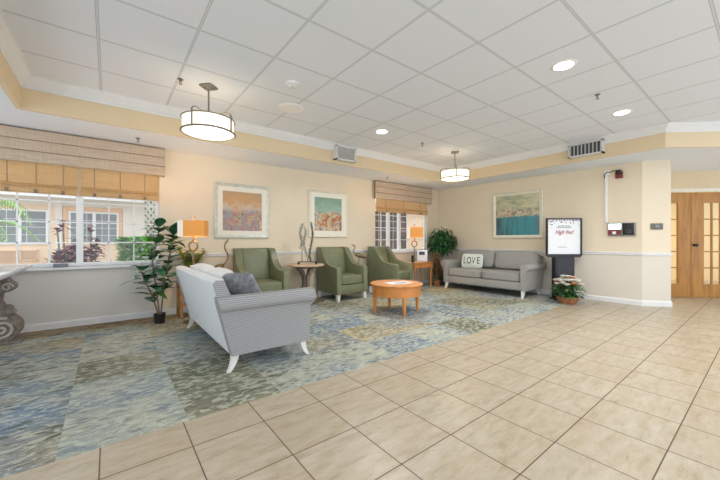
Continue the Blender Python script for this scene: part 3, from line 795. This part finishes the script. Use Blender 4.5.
# ================================================================ FLOOR LAMPS
def floor_lamp(x, y, rz, label):
    th = thing('floor_lamp', label, 'lamp', (x, y, CZ), rz, 'ring stem floor lamps with orange shades')
    MB().lathe([(.13, 0), (.13, .015), (.11, .022), (.02, .03)], seg=28).build('base', 'bronze', th)
    MB().tube([(0, 0, .02), (0, 0, .99)], .012).build('pole', 'bronze', th)
    m = MB(); m.tube([(.055*cos(a*PI/12), 0, 1.06+.062*sin(a*PI/12)) for a in range(24)], .012, 8, True); m.tube([(0, 0, .985), (0, 0, 1.0)], .02); m.tube([(0, 0, 1.12), (0, 0, 1.21)], .015)
    m.build('ring_ornament', 'bronze', th)
    # box shade, open at top and bottom: orange faces, daylight on the left end painted pale
    X0, X1, Yh, z0, z1, T = -.17, .17, .10, 1.19, 1.41, .004
    m = MB(); m.box(X0+.07, -Yh, z0, X1, -Yh+T, z1); m.box(X0+.07, Yh-T, z0, X1, Yh, z1); m.box(X1-T, -Yh+T, z0, X1, Yh-T, z1)
    m.build('lamp_shade', 'shade_orange', th, smooth=False)
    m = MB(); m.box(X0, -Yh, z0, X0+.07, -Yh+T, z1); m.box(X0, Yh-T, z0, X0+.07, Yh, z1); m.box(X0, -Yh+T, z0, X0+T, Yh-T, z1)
    tag(m.build('shade_end', 'shade_daylit', th, smooth=False), 'shade end painted pale as in daylight')
    m = MB(); m.tube([(0, 0, 1.2), (0, 0, 1.43)], .004, 6)
    for z in (z0+.01, z1-.01): m.tube([(X0+.003, 0, z), (X1-.003, 0, z)], .003, 5)
    m.tube([(.018*cos(a*PI/8), 0, 1.455+.026*sin(a*PI/8)) for a in range(16)], .005, 6, True)
    m.build('finial', 'bronze', th)
    lamp('lamp_bulb', 'POINT', (0.03, 0, 1.31), 12, (1, .78, .5), .035, parent=th)
floor_lamp(.93, 4.98, R(-28), 'floor lamp with orange shade glowing behind the pale sofa')
floor_lamp(5.14, 4.72, R(-42), 'floor lamp with orange shade in front of the corner window')

# ================================================================ SIDE TABLE IN THE CORNER
th = thing('side_table', 'orange wood side table with an apron between armchair and corner', 'table', (5.92, 5.33, CZ))
MB().box(-.34, -.22, .59, .34, .22, .61, .004).build('tabletop', 'table_wood', th)
MB().box(-.31, -.19, .48, .31, .19, .59, .003).build('apron', 'coffee_wood', th)
for sx in (-1, 1):
    for sy in (-1, 1):
        m = MB().lathe([(.016, 0), (.024, .50)], seg=10); m.xform(Matrix.Translation((sx*.285, sy*.165, 0))); m.build('leg', 'coffee_wood', th)
TZ = CZ+.61
th = thing('brochure_stand', 'clear stand holding a white brochure on the corner side table', 'brochure stand', (5.98, 5.24, TZ), R(-40))
MB().box(-.13, -.04, 0, .13, .04, .01).box(-.13, .0, .01, .13, .006, .30).build('stand', 'glass', th, smooth=False)
MB().box(-.12, -.008, .012, .12, -.002, .29).build('brochure', 'paper', th, smooth=False)
MB().box(-.08, -.010, .17, .06, -.008, .25).build('printed_picture', 'confetti_dark', th, smooth=False)
tag(MB().lathe([(.0, 0), (.035, 0), (.04, .16), (.035, .165), (0, .165)], seg=16, cap=False).build('dark_cup', 'pot_black', loc=(5.72, 5.3, TZ)), 'dark cylindrical cup on the left of the corner side table', 'cup')
o = MB().lathe([(.0, 0), (.04, 0), (.06, .05), (.05, .17), (.025, .24), (.028, .27), (.02, .27), (0, .25)], seg=18, cap=False).build('dark_vase', 'pot_black', loc=(6.18, 5.38, TZ)); tag(o, 'dark vase on the right end of the corner side table', 'vase')

# ================================================================ PLANTS
def rnd(a, b): return random.uniform(a, b)
def pot(th, r, h, mat='pot_black', taper=.8):
    MB().lathe([(r*taper, 0), (r, h), (r-.01, h), (r-.012, h-.02), (0, h-.02)], seg=24).build('pot', mat, th)
    MB().lathe([(0, h-.02), (r-.014, h-.018), (r-.014, h-.028)], seg=20, cap=False).build('soil', 'soil', th)
# rubber plant
random.seed(11)
th = thing('rubber_plant', 'tall rubber plant with big glossy leaves in a small black pot by the window', 'plant', (.555, 5.21, CZ))
pot(th, .075, .13)
stems = [((0, 0, .1), (-.05, -.04, .5), (-.09, -.02, .85), (-.03, .0, 1.15), (.0, 0, 1.34)),
         ((.01, 0, .1), (.05, .0, .5), (.10, .03, .8), (.14, .0, 1.05), (.17, .02, 1.22)),
         ((-.01, 0, .1), (-.10, -.08, .4), (-.18, -.10, .62), (-.22, -.1, .75))]
m = MB(); lf = MB(); lf2 = MB()
for st in stems: m.tube(st, .010, 7)
m.build('stem', 'bark', th)
def along(st, t_):
    k_ = t_*(len(st)-1); i = min(int(k_), len(st)-2); return Vector(st[i]).lerp(Vector(st[i+1]), k_-i)
for si, st in enumerate(stems):
    nl = (38, 34, 20)[si]
    for i in range(nl):
        t_ = .22+.78*i/(nl-1); q = i*2.4+si; p = along(st, t_)
        d = Vector((cos(q), sin(q), rnd(.05, .7) if t_ < .95 else 1.2))
        (lf if rnd(0, 1) < .6 else lf2).leaf(p, d, (0, 0, 1), rnd(.20, .30), rnd(.12, .16), rnd(.1, .5), 6)
lf.build('foliage', 'leaf_deep', th); lf2.build('foliage', 'leaf_dark', th)
# yellow green plant on wooden stand
th = thing('plant_stand', 'wooden plant stand with slim square legs by the back wall', 'stand', (.98, 5.42, CZ))
MB().box(-.17, -.17, .50, .17, .17, .53, .004).build('stand_top', 'stand_wood', th)
for sx in (-1, 1):
    for sy in (-1, 1): MB().box(sx*.15-.02, sy*.15-.02, 0, sx*.15+.02, sy*.15+.02, .5, .003).build('leg', 'stand_wood', th)
MB().box(-.15, -.15, .16, .15, .15, .175).build('shelf', 'stand_wood', th)
th = thing('croton_plant', 'yellow green leafy plant on the wooden stand behind the pale sofa', 'plant', (.98, 5.42, CZ+.53))
pot(th, .10, .16, 'planter_brown')
m = MB(); lf = MB(); lf2 = MB(); random.seed(5)
for s in range(20):
    q = rnd(0, 2*PI); L_ = rnd(.18, .34); e = (cos(q)*.22*rnd(.4, 1), sin(q)*.20*rnd(.3, .8), .14+L_); m.tube([(0, 0, .13), (e[0]*.4, e[1]*.4, .14+L_*.5), e], .005, 5)
    for i in range(14):
        t_ = .3+.7*i/13; p = Vector((0, 0, .13)).lerp(Vector(e), t_); a_ = i*2.3
        (lf if rnd(0, 1) < .8 else lf2).leaf(p, (cos(a_), sin(a_), rnd(.1, .9)), (0, 0, 1), rnd(.10, .17), .045, .3, 3)
m.build('stem', 'bark', th); lf.build('foliage', 'leaf_yellow', th); lf2.build('foliage', 'leaf_dark', th)
# ficus tree in the corner
random.seed(21)
th = thing('ficus_tree', 'green ficus tree with pale braided trunk in a dark planter in the corner', 'tree', (6.80, 5.26, CZ))
MB().lathe([(.0, 0), (.155, 0), (.175, .38), (.175, .42), (.155, .42), (.15, .38), (0, .38)], seg=28, cap=False).build('planter', 'planter_brown', th)
m = MB()
for k_ in range(3):
    m.tube([(.03*cos(i*.9+k_*2.1), .03*sin(i*.9+k_*2.1), .36+.045*i) for i in range(11)], .017, 7)
for k_ in range(10):
    q = k_*.63; m.tube([(0, 0, .80), (.12*cos(q), .1*sin(q), .98), (.27*cos(q), .2*sin(q), 1.12+.1*(k_ % 2))], [.012, .008, .004], 6)
m.build('trunk', 'pale_bark', th)
lf = MB(); lf2 = MB()
for i in range(3600):
    u_, v_, w_ = rnd(-1, 1), rnd(-1, 1), rnd(-1, 1)
    L2 = u_*u_+v_*v_+w_*w_
    if L2 > 1 or L2 < .15: continue
    p = Vector((u_*.35-.07, v_*.34-.02, 1.10+w_*.31)) + Vector((0, 0, .06*sin(u_*9+v_*7)))
    (lf if i % 3 else lf2).leaf(p, (u_+rnd(-.6, .6), v_+rnd(-.6, .6), rnd(-.9, .4)), (0, 0, 1), rnd(.07, .11), rnd(.035, .05), .3, 2)
lf.build('foliage', 'leaf_dark', th); lf2.build('foliage', 'leaf_deep', th)
# dried plant
th = thing('dried_plant', 'tall dried brown plant in a red brown pot beside the corner side table', 'plant', (6.43, 5.16, CZ))
pot(th, .09, .14, 'basket')
m = MB(); lf = MB(); lf2 = MB()
for s in range(22):
    q = rnd(0, 2*PI); e = Vector((cos(q)*rnd(.02, .09), sin(q)*rnd(.02, .09), rnd(.5, .86))); m.tube([(cos(q)*.02, sin(q)*.02, .12), e], .004, 4)
    for i in range(18):
        p = Vector((0, 0, .12)).lerp(e, .25+.75*i/17); a_ = i*2.1+s
        (lf if i % 4 else lf2).leaf(p, (cos(a_), sin(a_), rnd(-.3, .5)), (0, 0, 1), .10, .05, .5, 2)
m.build('stem', 'bark', th); lf.build('foliage', 'dried_leaf', th); lf2.build('foliage', 'leaf_low', th)

# ================================================================ SIGN STAND AND FLOWERS
th = thing('poster_stand', 'black poster stand with a white party notice by the right wall', 'sign', (6.92, 2.50, CZ), -.661)
MB().box(-.34, -.02, .835, .34, .025, .87).box(-.34, -.02, 1.535, .34, .025, 1.56).box(-.34, -.02, .87, -.315, .025, 1.535).box(.315, -.02, .87, .34, .025, 1.535).box(-.33, .01, .85, .33, .024, 1.55).box(-.315, -.025, .81, .315, .02, .84).build('poster_frame', 'black_plastic', th, smooth=False)
po = MB().box(-.315, 0, .87, .315, .011, 1.535).build('poster', 'paper', th, smooth=False)
def text(parent, body, x, z, size, mat, y=-.003, sx=1, shear=0, name='lettering'):
    me = text_mesh(body, size, sx, shear); me.materials.clear(); me.materials.append(M[mat])
    f = bpy.data.objects.new(name, me); C.objects.link(f); f.parent = parent; f.location = (x, y, z); return f
text(po, 'High five!', 0, 1.29, .115, 'print_red', shear=.45, sx=.8, name='red_lettering')
m = MB(); random.seed(9)
for z, n_ in ((1.41, 9), (1.38, 11)):
    for i in range(n_):
        x = (i-(n_-1)/2)*.027; m.box(x-.009, -.002, z-.008, x+.009, 0, z+.008+.004*(i % 2))
m.build('small_print', 'label_grey', po, smooth=False)
m = MB(); m2 = MB()
for i in range(60):
    x, z = rnd(-.3, .3), 1.52-abs(rnd(0, 1))**1.8*.22
    if abs(x) < .2 and z < 1.44: continue
    r_ = rnd(.004, .010); (m if i % 3 else m2).box(x-r_, -.002, z-r_, x+r_, 0, z+r_)
m.build('confetti', 'confetti_dark', po, smooth=False); m2.build('confetti', 'confetti_red', po, smooth=False)
MB().box(-.12, -.002, 1.0, .05, 0, 1.008).build('small_print', 'label_grey', po, smooth=False)
MB().box(-.185, -.03, .02, .185, .09, .83, .004).box(-.22, -.10, 0, .22, .12, .02, .004).build('stand_column', 'black_plastic', th, smooth=False)
MB().box(-.15, -.034, .30, .15, -.029, .78).build('gloss_panel', 'black_gloss', th, smooth=False)

random.seed(31)
th = thing('flower_basket', 'basket of cream and peach flowers on the floor before the poster stand', 'flowers', (6.55, 2.31, CZ))
MB().lathe([(.0, 0), (.12, 0), (.165, .06), (.17, .12), (.155, .125), (.15, .10), (0, .10)], seg=28, cap=False).build('basket', 'basket', th)
lf = MB(); lf2 = MB(); m = MB()
for i in range(330):
    q = rnd(0, 2*PI); rr = rnd(0, .24); z = .13+.30*rnd(0, 1)*(1-rr*1.8)
    (lf if i % 3 else lf2).leaf((rr*cos(q), rr*sin(q), z), (cos(q), sin(q), rnd(-.2, .9)), (0, 0, 1), rnd(.06, .12), rnd(.035, .06), .5, 3)
for k_ in range(14):
    q = k_*2.4; m.tube([(0, 0, .09), (.06*cos(q), .06*sin(q), .25), (.16*cos(q), .16*sin(q), .38)], .004, 4)
m.build('stem', 'leaf_low', th); lf.build('foliage', 'leaf_dark', th); lf2.build('foliage', 'leaf_low', th)
def bloom(m, p, r_):
    for ring, (n_, up, L_) in enumerate(((7, .25, 1), (6, .8, .8), (4, 1.8, .55))):
        for i in range(n_):
            q = 2*PI*i/n_+ring*.5; m.leaf(p, (cos(q), sin(q), up), (0, 0, 1), r_*L_, r_*.9, -.1, 3, fold=.4)
for k_ in range(26):
    q = k_*2.4; rr = .04+.17*math.sqrt(k_/26); z = .49-rr*.75+rnd(-.04, .05)
    m = MB(); bloom(m, (rr*cos(q), rr*sin(q), z), rnd(.06, .08)); m.build('flower', 'petal_peach' if k_ % 6 == 2 else 'petal', th)

# ================================================================ WALL DEVICES ON THE RIGHT
def on_right(y): return 7.17+(5.7-y)*.14/4.28
ang = R(-90)+.0327
th = thing('fire_strobe', 'dark red fire alarm strobe high on the right wall', 'alarm', (on_right(1.735), 1.735, 2.26), ang)
MB().box(-.055, -.035, 0, .055, 0, .12, .006).build('housing', 'signal_red', th)
MB().box(-.04, -.065, .075, .04, -.03, .15, .012).build('strobe_lens', 'black_gloss', th)
th = thing('wall_conduit', 'white conduit running down the right wall to the display device', 'conduit', (on_right(1.925), 1.925, 1.44), ang)
MB().box(-.022, -.022, .03, .022, 0, .93, .005).box(-.03, -.03, .90, .06, 0, .985, .006).build('channel', 'conduit_white', th)
MB().tube([(-.025, -.02, .85), (-.025, -.03, .92), (.02, -.035, .955), (.07, -.03, .95), (.13, -.02, .975), (.145, -.015, .95)], .008, 7).build('cable', 'pot_black', th)
th = thing('wall_display', 'wall display with a small bright screen beside a black reader', 'device', (on_right(1.70), 1.70, 1.22), ang)
MB().box(-.20, -.04, 0, .20, 0, .235, .006).build('housing', 'device_silver', th)
MB().box(-.185, -.045, .115, .0, -.039, .22).build('screen', 'screen_glow', th, smooth=False)
MB().box(-.185, -.045, .025, .0, -.039, .112).build('red_panel', 'signal_red', th, smooth=False)
MB().box(-.125, -.047, .03, -.075, -.044, .08).build('panel_mark', 'paper', th, smooth=False)
MB().box(.02, -.055, .02, .18, -.039, .225, .005).build('reader', 'black_plastic', th)
MB().box(.06, -.0565, .10, .14, -.0545, .106).box(.07, -.0565, .06, .15, -.0545, .068).build('reader_mark', 'label_grey', th, smooth=False)
th = thing('switch_plate', 'grey metal switch plate on the angled wall beside the wooden doors', 'switch', (7.462, 1.258, 1.325), R(-45.9))
MB().box(-.095, -.010, 0, .095, 0, .108, .003).build('plate', 'plate_grey', th)
MB().box(-.035, -.02, .035, .035, -.009, .075, .003).build('toggle', 'device_silver', th)

# ================================================================ STONE TABLE AT THE LEFT
th = thing('stone_table', 'grey marble topped table on carved stone scroll pedestals at the left edge', 'table', (-1.25, 4.65, CZ))
MB().box(-.55, -1.0, .815, .535, .78, .845, .008).box(-.50, -.95, .78, .49, .73, .817, .01).build('tabletop', 'marble', th)
def pedestal(y0, y1):
    m = MB(); rl = MB()
    for sx in (-1, 1):
        X = lambda x: sx*(x+.058)
        # volute at the foot, S body, upper curl
        c = (.27, .17); r0 = .15
        m.prism([(X(c[0]+r0*cos(q*PI/16)), c[1]+r0*sin(q*PI/16)) for q in range(32)], 1, y0, y1, .015)
        m.prism([(X(x), z) for x, z in ((.0, .03), (.30, .28), (.37, .33), (.34, .36), (.27, .40), (.24, .46), (.25, .54), (.30, .60), (.37, .63), (.33, .69), (.28, .74), (.30, .785), (0, .785))], 1, y0+.02, y1-.02, .012)
        m.prism([(X(.315+.055*cos(q*PI/10)), .625+.055*sin(q*PI/10)) for q in range(20)], 1, y0, y1, .01)
        m.prism([(X(.29+.05*cos(q*PI/10)), .36+.05*sin(q*PI/10)) for q in range(20)], 1, y0, y1, .01)
        sp = [(X(c[0]+(.125-.0042*q)*cos(q*.5+1.2)), y0-.004, c[1]+(.125-.0042*q)*sin(q*.5+1.2)) for q in range(28)]
        rl.tube(sp, .014, 6)
        sp = [(X(.315+(.048-.003*q)*cos(q*.6)), y0-.002, .625+(.048-.003*q)*sin(q*.6)) for q in range(14)]; rl.tube(sp, .008, 6)
    m.box(-.49, y0-.03, 0, .49, y1+.03, .035, .008)
    pd = m.build('pedestal', 'weathered_stone', th); rl.build('scroll_relief', 'relief_highlight', pd)  # paler spirals paint in the highlights on the carving
pedestal(.50, .72); pedestal(-.92, -.70)

# ================================================================ OUTSIDE
struct(MB().box(-14, 5.9, -.06, 26, 24, 0).build('ground_outside', 'mulch', smooth=False))
th = thing('facing_building', 'peach stucco building across the garden with white framed windows', 'building', (0, 13, 0))
MB().box(-9, 0, 0, .36, .3, 2.6).build('stucco_wall', 'peach_stucco', th, smooth=False)
MB().box(.36, -.05, 0, 4, .3, 2.6).box(-1.24, -.05, 0, -1.09, .0, 2.6).box(-9, -.04, 2.16, .36, 0, 2.6).build('white_wall', 'white_stucco', th, smooth=False)
MB().box(-9, -.75, 2.33, 4, -.65, 2.46).box(-9, -.7, 2.43, 4, .3, 2.46).build('roof_eave', 'white_metal', th, smooth=False)
MB().prism([(-.8, 2.46), (3, 3.6), (3, 2.46)], 0, -9, 4).build('roof', 'white_stucco', th, smooth=False)
def bwin(x0, x1, z0, z1, mull, th, pane='dark_pane', y=0.0):
    m = MB(); f = .05
    m.box(x0-f, y-.05, z0-f, x1+f, y, z0); m.box(x0-f, y-.05, z1, x1+f, y, z1+f); m.box(x0-f, y-.05, z0, x0, y, z1); m.box(x1, y-.05, z0, x1+f, y, z1)
    for x in mull: m.box(x-.04, y-.05, z0, x+.04, y, z1)
    n_ = max(2, int((x1-x0)/.35))
    for i in range(1, n_): x = x0+(x1-x0)*i/n_; m.box(x-.006, y-.03, z0, x+.006, y, z1)
    for i in range(1, 4): z = z0+(z1-z0)*i/4; m.box(x0, y-.03, z-.006, x1, y, z+.006)
    w_ = m.build('building_window', 'white_metal', th, smooth=False)
    MB().box(x0, y-.02, z0, x1, y-.005, z1).build('pane', pane, w_, smooth=False)
for x0, x1, mu in ((-3.0, -1.44, (-1.97,)), (-.90, .20, (-.36,)), (-6.4, -4.8, (-5.6,))): bwin(x0, x1, 1.07, 1.96, mu, th)
m = MB(); m.box(.22, -.03, 1.0, .34, -.0, 2.16); m.box(-.98, -.03, 2.02, .22, 0, 2.14); m.box(-1.07, -.03, 1.0, -.97, 0, 2.14); m.build('window_surround', 'peach_band', th, smooth=False)
for x0, x1 in ((-3.0, -2.02), (-1.96, -1.6)):
    m = MB(); m.box(x0, -.06, .56, x1, 0, .58); m.box(x0, -.06, .84, x1, 0, .86); m.box(x0, -.06, .56, x0+.02, 0, .86); m.box(x1-.02, -.06, .56, x1, 0, .86)
    for i in range(9): m.box(x0, -.04, .59+i*.028, x1, 0, .60+i*.028)
    m.build('wall_grille', 'peach_stucco', th, smooth=False)
th = thing('side_wing', 'peach building wing with dark brown windows seen through the corner window', 'building', (0, 9, 0))
MB().box(5.5, 0, 0, 14, .3, 2.7).build('stucco_wall', 'peach_stucco', th, smooth=False)
MB().box(5.5, -.5, 2.4, 14, -.4, 2.55).box(5.5, -.45, 2.5, 14, .3, 2.55).build('roof_eave', 'white_metal', th, smooth=False)
bwin(7.5, 9.3, .8, 2.2, (8.36, 8.9), th, 'brown_pane')
# hedge
random.seed(41)
def bush(name, label, cat, loc, rx, ry, z0, z1, n_, mat, L_, W_, group=None):
    th = thing(name, label, cat, loc, 0, group)
    m = MB()
    for i in range(n_):
        q = rnd(0, 2*PI); ph = rnd(-.3, 1); cz_ = (z0+z1)/2
        p = Vector((rx*cos(q)*rnd(.7, 1), ry*sin(q)*rnd(.7, 1), rnd(z0, z1)))
        if rnd(0, 1) < .3: p.z = z1-rnd(0, .08); p.x *= rnd(0, 1); p.y *= rnd(0, 1)
        m.leaf(p, (cos(q), sin(q), rnd(-.2, 1)), (0, 0, 1), rnd(.7, 1.3)*L_, W_, .2, 2)
    m.build('foliage', mat, th)
    m = MB()
    for i in range(6):
        q = i*1.05; m.tube([(.03*cos(q), .03*sin(q), 0), (rx*.6*cos(q), ry*.6*sin(q), z1*.8)], .015, 5)
    m.build('stem', 'bark', th); return th
bush('hedge', 'bright green clipped hedge against the white part of the facing building', 'hedge', (.82, 10.6, 0), .62, .35, .05, 1.19, 5200, 'leaf_hedge', .13, .09)
for x, y, s, lb in ((.30, 7.7, .9, 'low dark green strappy plant left of the clipped hedge'), (-.75, 9.6, .9, 'low dark green strappy plant behind the red leaved shrub')):
    th = thing('strappy_plant', lb, 'plant', (x, y, 0), 0, 'low green plants outside the left window')
    m = MB()
    for i in range(70):
        q = rnd(0, 2*PI); m.leaf((.05*cos(q), .05*sin(q), rnd(0, .35)), (cos(q)*.5, sin(q)*.5, 1), (0, 0, 1), rnd(.45, .8)*s, .05, .15, 4)
    m.build('foliage', 'leaf_low', th)
def cordyline(label, loc, heights):
    th = thing('red_shrub', label, 'shrub', loc, 0, 'red leaved shrubs outside the left window'); m = MB(); lf = MB()
    for (dx, dy, h, n_, L_) in heights:
        m.tube([(dx*.3, dy*.3, 0), (dx*.7, dy, h*.6), (dx, dy, h)], .012, 6)
        for i in range(n_):
            q = i*2.4; z = h-.03*i*.5; lf.leaf((dx, dy, z), (cos(q), sin(q), rnd(-.1, .9)), (0, 0, 1), rnd(.7, 1.1)*L_, .085, rnd(.1, .5), 4)
    m.build('stem', 'bark', th); lf.build('foliage', 'leaf_red', th)
cordyline('tall red leaved shrub left of the white window mullion', (-.56, 7.5, 0), [(-.06, 0, 1.48, 9, .16), (-.14, .05, 1.34, 7, .14), (.08, .0, 1.16, 26, .22), (0, .1, .92, 34, .26), (.16, -.1, .98, 34, .26), (-.1, .0, .95, 34, .26), (.05, .0, 1.05, 40, .27), (-.12, 0, .84, 34, .26), (.2, 0, .86, 30, .24)])
cordyline('red leaved shrub right of the white window mullion', (-.29, 8.5, 0), [(0, 0, 1.46, 12, .15), (.0, .1, 1.2, 24, .22), (.10, 0, 1.12, 18, .18), (.02, .0, 1.0, 40, .26), (-.08, 0, .92, 34, .26), (.08, .05, .86, 34, .24)])
# palms
th = thing('palm_trunk', 'rough patterned palm trunk behind the clipped hedge', 'tree', (.97, 11.3, 0))
MB().tube([(0, 0, z*.25) for z in range(14)], .115, 12).build('trunk', 'pale_bark', th)
m = MB()
for r_ in range(34):
    for i in range(6):
        q = i*PI/3+(r_ % 2)*PI/6; z = .2+r_*.095; c = Vector((.12*cos(q), .12*sin(q), z)); m.leaf(c, (cos(q)*.5, sin(q)*.5, 1), (cos(q), sin(q), 0), .10, .05, 0, 3)
m.build('leaf_scales', 'weathered_wood', th)
lf = MB()
for i in range(14):
    q = i*PI*2/14; b = Vector((0, 0, 3.25))
    for j in range(22):
        t_ = j/21; p = b+Vector((cos(q)*.6*t_, sin(q)*.6*t_, .5*sin(PI*t_)-.5*t_*t_))
        for s in (-1, 1): lf.leaf(p, (cos(q)*.5-s*sin(q), sin(q)*.5+s*cos(q), -.3), (0, 0, 1), .35*(1-.5*t_), .03, .3, 2)
lf.build('frond', 'leaf_frond', th)
th = thing('garden_palm', 'feathery green palm outside at the far left of the window', 'palm', (-1.85, 8.6, 0))
m = MB(); m.tube([(0, 0, 0), (0, 0, 1.5)], .07, 10); m.build('trunk', 'bark', th)
lf = MB()
for i in range(12):
    q = i*PI*2/12+.2; b = Vector((0, 0, 1.5))
    rise = .55 if i % 2 else .15
    st = [b+Vector((cos(q)*.75*t_, sin(q)*.75*t_, rise*sin(PI*t_*.7)-.45*t_*t_)) for t_ in [j/18 for j in range(19)]]
    lf.tube(st, .006, 4)
    for j, p in enumerate(st[2:]):
        for s in (-1, 1): lf.leaf(p, (cos(q)*.6-s*sin(q), sin(q)*.6+s*cos(q), -.35), (0, 0, 1), .26*(1-.4*j/18), .022, .3, 2)
lf.build('frond', 'leaf_frond', th)

# lights of the room beyond the doors
lamp('hall_light', 'AREA', (dp(.3, -1.6)[0], dp(.3, -1.6)[1], 2.42), 55, (1, .82, .5), .8)
